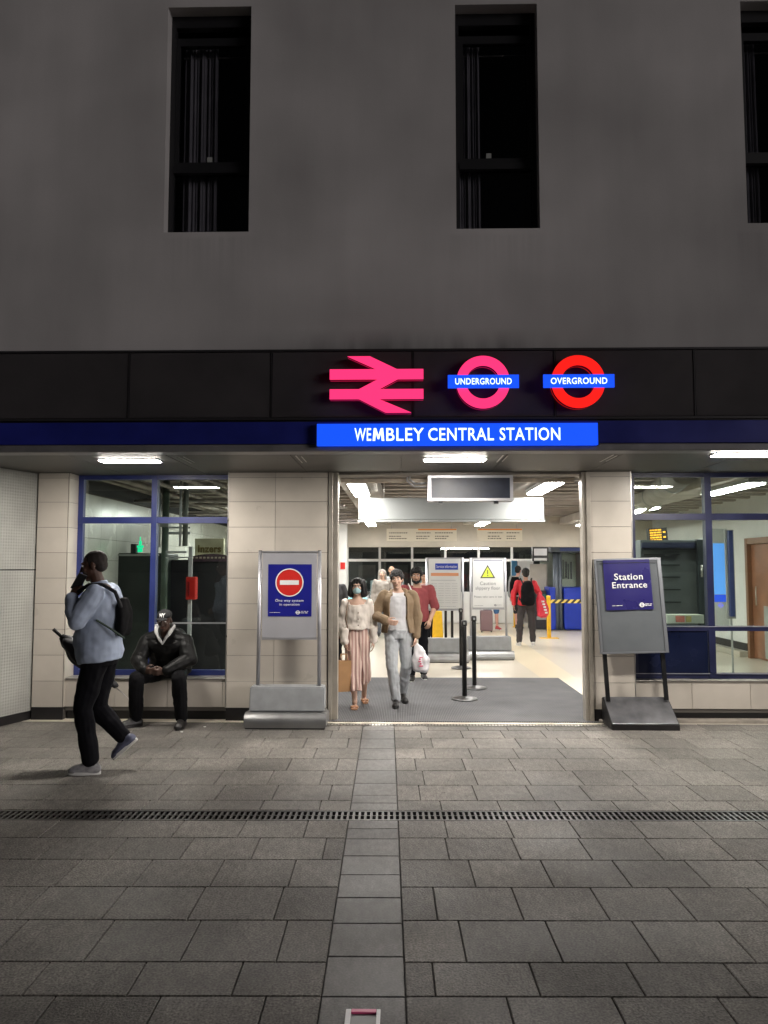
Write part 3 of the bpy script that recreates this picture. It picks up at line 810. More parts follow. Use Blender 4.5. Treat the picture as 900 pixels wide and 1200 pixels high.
# departure display (blank)
yd = 8.72
o_ = thing('display_board', (.5, yd, 2.5), 'dark departure display in a steel case hanging in the doorway head', 'display')
a, b, c, d = PX(502, yd), PX(602.5, yd), PZ(587, yd), PZ(557, yd)
q = MB(); q.box(a, a + .035, yd, yd + .18, c, d); q.box(b - .035, b, yd, yd + .18, c, d); q.box(a + .035, b - .035, yd, yd + .18, c, c + .03); q.box(a + .035, b - .035, yd, yd + .18, d - .03, d)
q.build('case', M_alu, o_, world=True)
MB().box(a + .035, b - .035, yd + .012, yd + .17, c + .03, d - .03).build('screen', mat('display_screen', (.016, .02, .035), .4, nz=(9, .25)), o_, world=True)
for p_ in (517, 583): MB().box(PX(p_, yd) - .025, PX(p_, yd) + .025, yd + .05, yd + .10, c - .03, c - .001).build('bracket', M_dkmetal, o_, world=True)
MB().tube((PX(584, yd), yd + .08, d), (PX(584, yd), yd + .08, ZS + .1), .018).build('hanger', M_dkmetal, o_, world=True)

# cream direction signs with an orange top line
ys = 16.6
for a, b, lb, rows_ in ((453, 535.5, 'wider cream direction sign with an orange line hanging before the bulkhead', ((456, 478), (488, 505), (510, 531))), (559.5, 612.5, 'narrower cream direction sign with an orange line hanging before the bulkhead', ((572, 590), (594, 609)))):
    o_ = thing('direction_sign', (PX((a + b) / 2, ys), ys, 2.5), lb, 'sign', group='cream hanging signs')
    MB().box(PX(a, ys), PX(b, ys), ys, ys + .08, PZ(634, ys), PZ(619.5, ys)).build('board', mat('sign_cream', (.70, .64, .52), .5), o_, world=True)
    MB().box(PX(a + (b - a) * .45 if b - a > 60 else a + 1, ys), PX(b - .3, ys), ys - .004, ys - .001, PZ(621.4, ys), PZ(619.8, ys)).build('orange_line', mat('orange', (.75, .25, .04), .5), o_, world=True)
    random.seed(int(a))
    for (u, v) in rows_:
        q = MB()
        for rr in (624.5, 628.5, 631.2):
            x = u
            while x < v - (0 if rr < 626 else random.uniform(0, 8)):
                ln = random.uniform(.8, 2.6); q.box(PX(x, ys), PX(min(x + ln, v), ys), ys - .004, ys - .001, PZ(rr + .55, ys), PZ(rr - .55, ys)); x += ln + .7
        q.build('lettering', mat('brown_text', (.10, .08, .06), .6), o_, world=True)
    for p_ in (a + 6, b - 6): MB().tube((PX(p_, ys), ys + .04, PZ(619.5, ys)), (PX(p_, ys), ys + .04, 3.1), .012).build('hanger', M_steel, o_, world=True)

# ================================================================ SIGNS ON THE CANOPY
E_pink = emit_mat('sign_pink', (1.0, .035, .17), 1.15)
E_red = emit_mat('sign_red', (1.0, .012, .008), 1.0)
E_blue = emit_mat('sign_blue', (.008, .085, 1.0), 1.0)
E_white = emit_mat('sign_white_letters', (.75, .95, 1.0), 1.6)
M_case = mat('sign_casing', (.03, .03, .04), .35, .3)
E_halo_pink = emit_mat('halo_pink', (1.0, .02, .14), .28)  # glow added behind the emblems to spill colour onto the fascia
E_halo_red = emit_mat('halo_red', (1.0, .02, .01), .28)
def fx(p): return PX(p, YC - .1, 460)
def fz(p): return PZ(p, YC - .1, 560)
t = thing('double_arrow_sign', (fx(441), YC, fz(450)), 'glowing pink double arrow railway emblem on the dark canopy', 'sign')
ax = lambda x: fx(370 + x / 4.737); az = lambda y: fz(400 + y / 4.737)
polys = [[(77, 207), (77, 151), (598, 151), (598, 207)], [(77, 317), (77, 262), (598, 262), (598, 317)],
         [(175, 79), (300, 79), (450, 151), (335, 151)], [(240, 262), (345, 207), (455, 207), (352, 262)], [(240, 317), (350, 317), (530, 393), (388, 393)]]
def arrow(y0, y1, g=0.0):
    q = MB()
    for pl in polys:
        q.prism([(ax(x), az(y)) for x, y in pl], y0, y1)
    bmesh.ops.remove_doubles(q.bm, verts=list(q.bm.verts), dist=1e-5)
    return q
arrow(YC - .10, YC - .085).build('lit_face', E_pink, t, world=True)
arrow(YC - .084, YC - .050).build('casing', M_case, t, world=True)
arrow(YC - .049, YC - .016).build('added_glow_edge', E_halo_pink, t, world=True)
def roundel(cx, cz, em, label, word):
    t = thing('roundel_sign', (fx(cx), YC, fz(cz)), label, 'sign')
    X, Z = fx(cx), fz(cz)
    MB().ring(X, Z, .246, .155, YC - .10, YC - .085).build('lit_ring', em, t, world=True)
    MB().ring(X, Z, .248, .153, YC - .084, YC - .050).build('ring_casing', M_case, t, world=True)
    MB().ring(X, Z, .246, .155, YC - .049, YC - .016).build('added_glow_edge', E_halo_pink if em is E_pink else E_halo_red, t, world=True)
    b = MB().box(fx(cx - 41.5), fx(cx + 41.5), YC - .125, YC - .105, fz(cz + 7.6), fz(cz - 7.6)).build('bar', E_blue, t, world=True)
    hw = 31
    text(MB(), word, fx(cx - hw - 2), fx(cx + hw + 2), fz(cz + 3.7), fz(cz - 3.7), YC - .1255, .003, bold=.009).build('lettering', E_white, b, world=True)
roundel(566.3, 447.6, E_pink, 'glowing pink roundel with a blue bar reading UNDERGROUND', 'UNDERGROUND')
roundel(678, 447.6, E_red, 'glowing red roundel with a blue bar reading OVERGROUND', 'OVERGROUND')
t = thing('station_name_sign', (fx(536), YC, fz(508)), 'glowing blue station name board over the doorway', 'sign')
b = MB().box(fx(371.3), fx(700.8), YC - .07, YC - .012, fz(520.7), fz(495.3)).build('lit_board', E_blue, t, world=True)
q = MB()
q.prism([(fx(x_), fz(z_)) for x_, z_ in ((436.6, 515.6), (437.9, 500.6), (440.7, 500.6), (443.4, 509.0), (446.1, 500.6), (448.9, 500.6), (450.2, 515.6), (447.2, 515.6), (446.5, 506.4), (444.3, 513.6), (442.5, 513.6), (440.3, 506.4), (439.6, 515.6))], YC - .0735, YC - .0705)
for w_, a_, c_ in (('WE', 415.4, 434.9), ('BLEY', 452.6, 496.6), ('CENTRAL', 501.8, 578.7), ('STATION', 585.5, 656.5)):
    text(q, w_, fx(a_), fx(c_), fz(515.6), fz(500.6), YC - .0705, .003, bold=.009)
q.build('lettering', E_white, b, world=True)
q = MB(); q.box(fx(369.8), fx(371.2), YC - .074, YC - .011, fz(521.5), fz(494.5)).box(fx(700.9), fx(702.2), YC - .074, YC - .011, fz(521.5), fz(494.5))
q.build('edge_trim', M_case, t, world=True)

# ================================================================ FREE-STANDING NOTICES
def mini_roundel(mb, x, z, r, y):
    mb.ring(x, z, r, r * .62, y - .003, y - .001, n=24); mb.box(x - r * 1.25, x + r * 1.25, y - .005, y - .0031, z - r * .22, z + r * .22)
def greek(mb, x0, x1, z, h, y, seed=0, word=.02):
    rnd = random.Random(seed); x = x0
    while x < x1 - .004:
        ln = min(rnd.uniform(.4, 1.6) * word, x1 - x); mb.box(x, x + ln, y - .003, y - .001, z, z + h * rnd.uniform(.7, 1)); x += ln + word * .3
def notice_stand(loc, label, rz=0.0):
    t = thing('notice_stand', loc, label, 'sign stand', rz)
    q = MB(); 
    # grey weight box with sloping front
    q.prism_x([(-.13, .165), (.13, .165), (.12, .42), (-.085, .42)], -.40, .40)
    bmesh.ops.bevel(q.bm, geom=list(q.bm.edges), offset=.012, segments=2, affect='EDGES')
    q.build('weight_box', M_castgrey, t)
    q = MB()
    n = 12; prof = []
    lo = [(-.23, .02), (-.235, .035)]
    for k in range(n + 1):
        a = R(90) * k / n; prof.append((-.235 + .10 * (1 - math.cos(a)) , .035 + .125 * math.sin(a)))
    pts = [(-.235, .018)] + prof + [(.135, .16), (.16, .10), (.17, .018)]
    q.prism_x(pts, -.435, .435)
    for f in q.bm.faces: f.smooth = False
    bmesh.ops.bevel(q.bm, geom=[e for e in q.bm.edges if all(abs(abs(v.co.x) - .435) < 1e-4 for v in e.verts)], offset=.02, segments=3, affect='EDGES')
    q.build('steel_skirt', M_shiny, t)
    MB().box(-.42, .42, -.225, .16, .0, .0175).build('foot_rubber', M_black, t)
    for s in (-1, 1):
        q = MB(); q.tube((s * .335, .03, .421), (s * .328, .05, 1.88), .021, n=16)
        p_ = q.build('post', M_alu, t)
        MB().tube((s * .328, .05, 1.8805), (s * .328, .05, 1.888), .019, n=16).build('cap', M_dkmetal, p_)
    q = MB().box(-.300, .300, .035, .050, .93, 1.865, bev=.004)
    pn = q.build('panel', mat('notice_backboard', (.42, .42, .45), .35, nz=(3, .08), metal=.2), t)
    q = MB(); q.box(-.306, .306, .028, .056, .912, .929).box(-.306, .306, .028, .056, 1.866, 1.882)
    q.build('panel_rail', M_alu, t)
    return t, pn
def lb_(px, cx, s): return (px - cx) * s

# outside, one way notice. local scale: 8.94 mm a pixel
g0 = G(333.5, 855); g0.y += .23
t, pn = notice_stand((g0.x, g0.y + .0, 0), 'tall steel notice stand with a blue one way poster in front of the tiled pier')
k = .00885; y = .034
MB().box(-.235, .245, y - .002, y + .0005, 1.165, 1.735).build('poster', M_poster_blue, t)
q = MB(); q.disc(.0, 1.535, .151, y - .004, y - .0021); q.build('red_disc', mat('notice_red', (.62, .025, .02), .4), t)
q = MB(); q.ring(.0, 1.535, .155, .143, y - .0065, y - .0041); q.box(-.105, .105, y - .0065, y - .0041, 1.51, 1.56)
q.build('white_marks', M_letter_w, t)
q = MB(); text(q, 'One way system', -.155, .155, 1.318, 1.352, y - .0021, .002, bold=.004); text(q, 'in operation', -.108, .112, 1.275, 1.308, y - .0021, .002, bold=.004)
q.build('lettering', M_letter_w, t); q = MB(); greek(q, -.215, -.10, 1.205, .006, y - .0021, 3); q.build('small_print', M_letter_w, t); q = MB(); mini_roundel(q, .095, 1.208, .022, y - .0021); greek(q, .13, .215, 1.217, .008, y - .0021, 4, .03); greek(q, .13, .20, 1.200, .008, y - .0021, 5, .03)
q.build('logo', M_letter_w, t)

g1 = G(522.5, 777); g1.y += .23
t, pn = notice_stand((g1.x, g1.y, 0), 'steel notice stand inside the hall with a white information sheet')
t.rotation_euler.z = R(-3)
MB().box(-.292, .292, y - .002, y + .0005, .95, 1.86).build('poster', M_poster_white, t)
b = MB().box(-.17, .245, y - .005, y - .0021, 1.66, 1.775).build('blue_header', mat('header_blue', (.02, .05, .38), .4), t)
text(MB(), 'Service information', -.15, .225, 1.69, 1.745, y - .0052, .002, bold=.005).build('lettering', M_letter_w, t)
MB().box(-.25, .255, y - .004, y - .0021, 1.545, 1.60).build('orange_stripe', mat('notice_orange', (.72, .33, .18), .5), t)
q = MB(); q.box(-.25, .20, y - .004, y - .0021, 1.462, 1.470)
for c in range(4):
    for r_ in range(9): greek(q, -.24 + c * .125, -.14 + c * .125, 1.40 - r_ * .043, .007, y - .0021, c * 20 + r_, .02)
greek(q, -.25, .2, .985, .008, y - .0021, 99); 
q.build('small_print', mat('grey_print', (.42, .42, .45), .6), t)

g2 = G(575, 774); g2.y += .23
t, pn = notice_stand((g2.x, g2.y, 0), 'steel notice stand with the white caution slippery floor notice')
t.rotation_euler.z = R(3)
MB().box(-.29, .29, y - .002, y + .0005, .95, 1.86).build('poster', M_poster_white, t)
q = MB().prism([(-.15, 1.50), (.135, 1.50), (-.008, 1.752)], y - .004, y - .0021)
b = q.build('triangle_border', M_letter_d, t)
MB().prism([(-.115, 1.52), (.10, 1.52), (-.008, 1.712)], y - .006, y - .0041).build('triangle', mat('warning_yellow', (.62, .72, .08), .45), b)
q = MB(); q.box(-.016, .0, y - .008, y - .0061, 1.575, 1.655).disc(-.008, 1.548, .011, y - .008, y - .0061, n=16); q.build('exclamation_mark', M_letter_d, b)
q = MB(); text(q, 'Caution', -.155, .14, 1.37, 1.435, y - .0021, .002); text(q, 'slippery floor', -.24, .225, 1.265, 1.345, y - .0021, .002); q.build('heading', mat('grey_lettering', (.18, .19, .21), .6), t); q = MB(); text(q, 'Please take care in wet', -.265, .265, 1.135, 1.172, y - .0021, .002)
q.build('advice_line', MATS['grey_lettering'], t); q = MB(); greek(q, -.26, -.1, .985, .007, y - .0021, 8); q.build('small_print', MATS['grey_lettering'], t); q = MB(); mini_roundel(q, .13, .995, .02, y - .0021); greek(q, .165, .255, .995, .007, y - .0021, 9, .03)
q.build('logo', MATS['grey_lettering'], t)
MB().box(-.27, .27, y - .004, y - .0021, 1.825, 1.845).build('clip', mat('clip_grey', (.25, .26, .35), .4), t)

# outside right: station entrance board
g3 = G(757, 856)
t = thing('entrance_board', (g3.x, g3.y + .19, 0), 'leaning grey poster board on black legs reading Station Entrance', 'sign stand')
q = MB().prism_x([(-.19, .0), (.20, .0), (.20, .275), (.16, .285), (-.19, .06)], -.355, .355)
bmesh.ops.bevel(q.bm, geom=list(q.bm.edges), offset=.006, segments=2, affect='EDGES')
q.build('base', M_dkmetal, t)
MB().prism_x([(-.185, .0655), (-.183, .068), (.155, .289), (.153, .2865)], -.345, .345).build('base_plate', mat('scuffed_steel', (.17, .17, .18), .34, .6, nz=(5, .35)), t)
MB().prism_x([(-.196, -.0), (-.191, .0), (-.191, .055), (-.196, .055)], -.35, .35).build('front_lip', M_black, t)
roll = Matrix.Translation((0, 0, .28)) @ Matrix.Rotation(R(-1.4), 4, 'Y') @ Matrix.Rotation(R(-7), 4, 'X') @ Matrix.Translation((0, 0, -.28))
for s in (-1, 1):
    MB().box(s * .315 - .022, s * .315 + .022, .075, .10, .27, 1.0).build('leg', M_dkmetal, t, M=roll)
q = MB(); a, b, c, d = -.365, .365, .775, 1.815; yb_ = .02
q.box(a, b, yb_ + .012, yb_ + .05, c, d, bev=.004)
q.build('board', M_acryl, t, M=roll)
q = MB(); q.box(a - .002, a + .018, yb_, yb_ + .052, c, d).box(b - .035, b + .002, yb_, yb_ + .052, c, d).box(a + .018, b - .035, yb_ + .001, yb_ + .05, c - .002, c + .02).box(a + .018, b - .035, yb_ + .001, yb_ + .05, d - .02, d + .002)
q.build('frame', mat('board_frame', (.22, .23, .25), .4, .6), t, M=roll)
MB().box(a + .05, b - .045, yb_ - .008, yb_ - .004, d - .052, d - .047).build('clip_bar', M_dkmetal, t, M=roll)
pcx = -.01; 
q = MB(); px0, px1, pz0, pz1 = -.275, .24, 1.245, 1.80
n = 14
for i in range(n):
    u0, u1 = i / n, (i + 1) / n
    def pt(u, z): return (px0 + (px1 - px0) * u, yb_ - .003 - .004 * math.sin(u * 7) * (1 if z < 1.5 else .3), z)
    f = q.bm.faces.new([q.bm.verts.new(pt(u0, pz0)), q.bm.verts.new(pt(u1, pz0)), q.bm.verts.new(pt(u1, pz1)), q.bm.verts.new(pt(u0, pz1))]); f.smooth = True
bmesh.ops.remove_doubles(q.bm, verts=list(q.bm.verts), dist=1e-5)
q.build('poster', mat('entrance_poster', (.022, .018, .12), .3, nz=(4, .06), coat=.3), t, M=roll)
q = MB(); yl = yb_ - .009
text(q, 'Station', -.163, .150, 1.575, 1.648, yl, .002, bold=.006); text(q, 'Entrance', -.192, .190, 1.485, 1.552, yl, .002, bold=.006)
q.build('lettering', M_letter_w, t, M=roll); q = MB(); greek(q, -.21, -.09, 1.29, .006, yl, 2); q.build('small_print', M_letter_w, t, M=roll); q = MB(); mini_roundel(q, .115, 1.295, .026, yl); greek(q, .15, .225, 1.30, .009, yl, 6, .03); greek(q, .15, .225, 1.285, .008, yl, 7, .03)
q.build('logo', M_letter_w, t, M=roll)

# ================================================================ QUEUE POSTS
def queue_post(p, label):
    t = thing('queue_post', (p.x, p.y, .012 if p.y < 11.6 else .002), label, 'barrier post', group='black queue posts in the doorway')
    MB().lathe([(.165, 0), (.172, .008), (.16, .022), (.09, .038), (.035, .05)], n=40).build('base', mat('base_disc', (.16, .16, .16), .35, .8, nz=(9, .2)), t)
    MB().lathe([(.031, .05), (.031, .93), (.028, .935)], n=20).build('tube', M_dkmetal, t)
    MB().lathe([(.036, .936), (.038, .95), (.038, .995), (.030, 1.01)], n=20).build('belt_head', M_black, t)
    q = MB().box(-.012, .012, -.045, -.036, .955, .985); q.build('belt_clip', M_greyp, t)
    return t
queue_post(G(544.5, 821), 'front black queue post on the charcoal mat')
queue_post(G(556, 808), 'middle black queue post just behind the front one on the mat')
queue_post(G(540.5, 783.5), 'rear black queue post on the cream floor before the white information stand')

# ================================================================ HALL FURNITURE
# yellow folding wet floor marker + black posts behind the information stand
g = G(513, 755)
t = thing('yellow_floor_marker', (g.x, g.y, 0), 'yellow folding floor marker behind the white information stand', 'marker')
q = MB(); q.prism([(-.13, 0), (.13, 0), (.09, .74), (-.09, .74)], -.02, .0); q.build('front_leaf', M_yel, t, M=Matrix.Rotation(R(-10), 4, 'X'))
q = MB(); q.prism([(-.13, 0), (.13, 0), (.09, .74), (-.09, .74)], .0, .02); q.build('rear_leaf', M_yel, t, M=Matrix.Rotation(R(10), 4, 'X') @ Matrix.Translation((0, .0, 0)))
for p_, lb in ((506.5, 'black queue post left of the yellow floor marker'), (522.5, 'black queue post right of the yellow floor marker')):
    c = queue_post(G(p_, 751), lb); 
queue_post(G(530, 753), 'black queue post farther right of the yellow floor marker')
# yellow posts and chevron barrier
M_chev = bpy.data.materials.new('chevron_tape'); M_chev.use_nodes = True
n = M_chev.node_tree.nodes; l = M_chev.node_tree.links
tc = n.new('ShaderNodeTexCoord'); sp = n.new('ShaderNodeSeparateXYZ'); l.new(tc.outputs['Object'], sp.inputs[0])
ad = n.new('ShaderNodeMath'); ad.operation = 'SUBTRACT'; l.new(sp.outputs[0], ad.inputs[0]); l.new(sp.outputs[2], ad.inputs[1])
fm = n.new('ShaderNodeMath'); fm.operation = 'PINGPONG'; fm.inputs[1].default_value = .075; l.new(ad.outputs[0], fm.inputs[0])
gt = n.new('ShaderNodeMath'); gt.operation = 'GREATER_THAN'; gt.inputs[1].default_value = .0375; l.new(fm.outputs[0], gt.inputs[0])
mx = n.new('ShaderNodeMix'); mx.data_type = 'RGBA'; mx.inputs['A'].default_value = (.03, .03, .02, 1); mx.inputs['B'].default_value = (.8, .62, .15, 1)
l.new(gt.outputs[0], mx.inputs['Factor']); l.new(mx.outputs['Result'], n['Principled BSDF'].inputs['Base Color'])
ga = G(643.5, 748); gb_ = Vector((PX(700, ga.y), ga.y, 0))
t = thing('yellow_barrier', (ga.x, ga.y, 0), 'yellow barrier post with a black and yellow chevron tape before the blue booth', 'barrier')
q = MB().box(ga.x - .045, ga.x + .045, ga.y - .04, ga.y + .04, 0, 1.02, bev=.012); q.build('post', M_yel, t, world=True)
q = MB().box(ga.x - .22, ga.x + .22, ga.y - .12, ga.y + .12, .0005, .014, bev=.004); q.build('foot', M_yel, t, world=True)
q = MB().box(ga.x + .05, gb_.x + .5, ga.y - .004, ga.y + .004, .84, .93); q.build('tape', M_chev, t, world=True)
q = MB().box(gb_.x + .5, gb_.x + .59, ga.y - .04, ga.y + .04, 0, 1.02, bev=.012); q.build('post', M_yel, t, world=True)
for px_, py_, lb in ((604.5, 735, 'yellow post beside the bare legged person'), (610, 733, 'second yellow post close behind the bare legged person')):
    g = G(px_, py_); t = thing('yellow_post', (g.x, g.y, 0), lb, 'post')
    MB().box(-.06, .06, -.05, .05, 0, .62, bev=.015).build('post', M_yel, t)
    MB().box(-.09, .09, -.08, .08, .0005, .02, bev=.005).build('foot', M_yel, t)

# blue ticket booth
yk = 21.0
bx = lambda p: PX(p, yk); bz = lambda p: PZ(p, yk, 670)
t = thing('ticket_booth', (bx(672), yk, 0), 'ticket booth with royal blue counters and grey glazed upper part', 'booth')
M_bt = mat('booth_blue', (.01, .035, .36), .35, nz=(3, .1)); M_bg = mat('booth_grey', (.10, .12, .15), .4, .2, nz=(3, .15))
q = MB()
q.box(bx(660), bx(688), yk - .02, yk + .9, .02, bz(688), bev=.06); q.build('counter', M_bt, t, world=True)
q = MB().box(bx(643), bx(650.5), yk - .02, yk + .9, .02, bz(688), bev=.03); q.build('side_counter', M_bt, t, world=True)
q = MB().tube((bx(652.5), yk + .1, .02), (bx(652.5), yk + .1, bz(641)), .09, n=20).tube((bx(656.5), yk + .02, .02), (bx(656.5), yk + .02, bz(644)), .045, n=16); q.build('pillar', M_bg, t, world=True)
q = MB().box(bx(645), bx(712), yk - .05, yk + 1.3, bz(647), bz(640), bev=.02); q.build('roof', M_bg, t, world=True)
b = MB().box(bx(656), bx(684), yk - .06, yk - .051, bz(645.8), bz(642)).build('header', mat('booth_header', (.05, .08, .25), .4), t, world=True)
q = MB().box(bx(658.5), bx(687), yk + .3, yk + .32, bz(688), bz(648)); q.build('booth_glass', M_glass, t, world=True)
q = MB().box(bx(686.5), bx(690), yk - .01, yk + 1.2, .02, bz(640.5)); q.build('end_post', M_bg, t, world=True)
q = MB().box(bx(643), bx(712), yk + 1.28, yk + 1.34, .02, bz(647)); q.build('back_panel', mat('booth_back', (.50, .56, .50), .5, nz=(2, .2)), t, world=True)
q = MB()
random.seed(3)
for k_ in range(7): 
    a = 661 + k_ * 3.2; q.box(bx(a), bx(a + random.uniform(1, 2.2)), yk + 1.22, yk + 1.27, bz(random.uniform(672, 684)), bz(random.uniform(650, 662)))
q.build('shelf_items', mat('booth_items', (.06, .07, .08), .5, nz=(6, .5)), t, world=True)
q = MB().box(bx(658), bx(676), yk + .35, yk + .6, bz(688), bz(679)); q.build('equipment', mat('equipment_cream', (.55, .52, .46), .5), t, world=True)
# screens and panels between the end glazing and the booth
yp = 21.6
def panel(name, a, b, c, d, m_, label, cat, y=yp, dep=.06, sub=None):
    o_ = MB().box(PX(a, y), PX(b, y), y, y + dep, max(.02, PZ(d, y)), PZ(c, y), bev=.004).build(name, m_)
    return tag(o_, label, cat)
panel('white_partition', 607, 625, 657, 729, M_white, 'tall white partition panel behind the red jacketed man', 'partition', y=22.4)
panel('blue_banner', 599.5, 606, 657, 706, mat('banner_blue', (.05, .22, .42), .5), 'narrow light blue banner beside the white partition', 'banner', y=22.3)
panel('noticeboard', 621, 641, 661, 699, mat('board_beige', (.48, .45, .40), .6, nz=(4, .1)), 'beige noticeboard behind the red jacketed man', 'board', y=21.7)
t = thing('ticket_machine', (PX(632, 21.3), 21.3, 0), 'dark ticket machine beneath the beige noticeboard', 'machine')
MB().box(PX(620, 21.3), PX(640, 21.3), 21.3, 21.66, .02, PZ(692, 21.3), bev=.02).build('cabinet', M_dark, t, world=True)
MB().box(PX(628, 21.3), PX(639, 21.3), 21.28, 21.299, PZ(708, 21.3), PZ(696, 21.3)).build('screen', mat('dark_teal', (.03, .10, .08), .3), t, world=True)
MB().box(PX(628, 21.3), PX(639, 21.3), 21.28, 21.299, PZ(726, 21.3), PZ(722, 21.3)).build('tray', M_greyp, t, world=True)
t = thing('hanging_screen', (PX(633, 19.8), 19.8, 2.2), 'hanging information screen with grey display left of the booth', 'screen')
MB().box(PX(624, 19.8), PX(643, 19.8), 19.8, 19.9, PZ(658, 19.8), PZ(641, 19.8)).build('case', M_dkmetal, t, world=True)
MB().box(PX(626, 19.8), PX(641, 19.8), 19.79, 19.799, PZ(651, 19.8), PZ(643, 19.8)).build('display', mat('display_grey', (.35, .35, .36), .4), t, world=True)
MB().box(PX(626, 19.8), PX(641, 19.8), 19.79, 19.799, PZ(657, 19.8), PZ(654, 19.8)).build('lower_display', M_greyp, t, world=True)
# white pillar by the left jamb with a red notice
o_ = thing('white_pillar', (PX(396, 19.5), 19.5, 0), 'white square pillar with a red notice behind the woman', 'pillar')
MB().box(PX(380, 19.5), PX(406, 19.5), 19.5, 19.9, 0.002, zc).build('shaft', M_white, o_, world=True)
MB().box(PX(399, 19.5), PX(404.5, 19.5), 19.485, 19.499, PZ(667, 19.5), PZ(659, 19.5)).build('red_notice', M_red, o_, world=True)
# ticket gates
def gate(px_, Y, label):
    t = thing('ticket_gate', (PX(px_, Y), Y, 0), label, 'ticket gate', group='row of ticket gates')
    MB().box(-.13, .13, -.8, .8, .002, .98, bev=.04).build('cabinet', mat('gate_steel', (.62, .64, .66), .3, .3, nz=(4, .1)), t)
    MB().box(-.085, .085, -.812, -.801, .55, .92, bev=.003).build('reader_panel', M_cool, t)
    MB().box(-.10, .10, -.75, .75, .981, 1.02, bev=.01).build('top_cover', M_dark, t)
    MB().box(.135, .40, .0, .03, .25, 1.35, bev=.008).build('paddle', M_glass2, t)
M_glass2 = mat('gate_glass', (.55, .75, .78), .15, alpha=None, trans=.6)
for k_, (p_, lb) in enumerate(((412, 'ticket gate nearest the white pillar'), (428, 'ticket gate seen between the woman and the man'), (440, 'ticket gate just left of the man in the brown jacket'), (456, 'ticket gate behind the head of the man in the brown jacket'), (478, 'ticket gate behind the bearded man'), (500, 'ticket gate left of the information sheet'))):
    gate(p_, 20.6, lb)
# hidden part of the hall: slatted wall fittings
# ---------------------------------------------------------------- seen through the left shop window
def lw_box(name, a, b, c, d, Y, dep, m_, label, cat):
    t = MB().box(PX(a, Y), PX(b, Y), Y, Y + dep, max(.002, PZ(d, Y)) if d < 900 else .002, PZ(c, Y), bev=.01).build(name, m_)
    return tag(t, label, cat)
t = thing('kiosk', (PX(160, 11.5), 11.5, 0), 'dark green black kiosk cabinet behind the walking man, topped by a green lit figure', 'kiosk')
M_kg = mat('kiosk_green', (.010, .015, .014), .45, nz=(2, .3))
MB().box(PX(134, 11.5), PX(189, 11.5), 11.5, 12.4, .002, PZ(648, 11.5), bev=.02).build('cabinet', M_kg, t, world=True)
MB().box(PX(134, 11.5) + .02, PX(188, 11.5) - .02, 11.47, 11.499, PZ(651.5, 11.5), PZ(649.3, 11.5)).build('top_rail', M_greyp, t, world=True)
MB().box(PX(150, 11.5), PX(156, 11.5), 11.6, 11.7, PZ(648, 11.5), PZ(637, 11.5)).build('switch_box', M_dark, t, world=True)
t = thing('green_light', (PX(163, 11.6), 11.6, 2), 'small green neon figure glowing on top of the dark kiosk', 'light')
ge = emit_mat('green_neon', (.0, .85, .38), 1.1)
q = MB(); X, Z = PX(163.5, 11.6), PZ(646, 11.6)
q.box(X - .035, X + .035, 11.6, 11.62, Z - .01, Z + .05).box(X - .045, X + .05, 11.6, 11.62, Z + .055, Z + .09).box(X - .015, X + .02, 11.6, 11.62, Z + .095, Z + .16).box(X - .005, X + .006, 11.6, 11.62, Z + .165, Z + .22)
q.build('neon_tube', ge, t, world=True)
t = thing('kiosk', (PX(240, 12), 12, 0), 'dark shuttered kiosk with a curved header behind the seated man', 'kiosk')
M_ks = mat('kiosk_shutter', (.009, .008, .012), .5, nz=(2, .3))
MB().box(PX(192, 12), PX(272, 12), 12.0, 13, .002, PZ(656, 12), bev=.02).build('cabinet', M_ks, t, world=True)
q = MB(); n = 16
a, b = PX(221, 11.97), PX(272, 11.97)
q.prism([(a, PZ(658, 12))] + [(a + (b - a) * i / n, PZ(655 - 6 * math.sin(math.pi * (i / n) * .75 + .3), 12)) for i in range(n + 1)] + [(b, PZ(658, 12))], 11.93, 11.99)
q.build('curved_header', mat('header_plum', (.05, .025, .04), .4, nz=(20, .5)), t, world=True)
q = MB(); 
for k_ in range(10): q.box(a + k_ * .06, a + k_ * .06 + .035, 11.92, 11.929, PZ(654.5, 12), PZ(652.5, 12))
q.build('header_marks', mat('header_marks', (.35, .3, .25), .5), t, world=True)
t = thing('lit_letters', (PX(247, 14), 14, 2), 'pale yellow lettering on a cream wall above the shuttered kiosk', 'sign')
yq = 14.2
MB().box(PX(228, yq), PX(262, yq), yq, yq + .06, PZ(651, yq), PZ(631, yq)).build('backing', mat('letter_backing', (.50, .48, .34), .6, nz=(3, .15)), t, world=True)
text(MB(), 'Inzers', PX(232, yq), PX(259, yq), PZ(647.5, yq), PZ(638.5, yq), yq - .002, .02, bold=.03).build('lettering', mat('letter_gold', (.16, .12, .04), .5), t, world=True)
t = thing('red_box', (PX(223.5, 11.0), 11.0, 1.5), 'bright red fire hose box hanging on a post behind the left shop window', 'box')
MB().box(PX(218, 11), PX(229.5, 11), 11.0, 11.14, PZ(703, 11), PZ(676, 11), bev=.015).build('cabinet', M_red, t, world=True)
MB().box(PX(221, 11), PX(223, 11), 10.985, 10.999, PZ(698, 11), PZ(682, 11)).build('handle', mat('dark_red', (.25, .01, .01), .4), t, world=True)
MB().box(PX(217.5, 11), PX(221.5, 11), 11.15, 11.2, .01, PZ(640, 11)).build('post', mat('post_pale', (.40, .40, .42), .5), t, world=True)
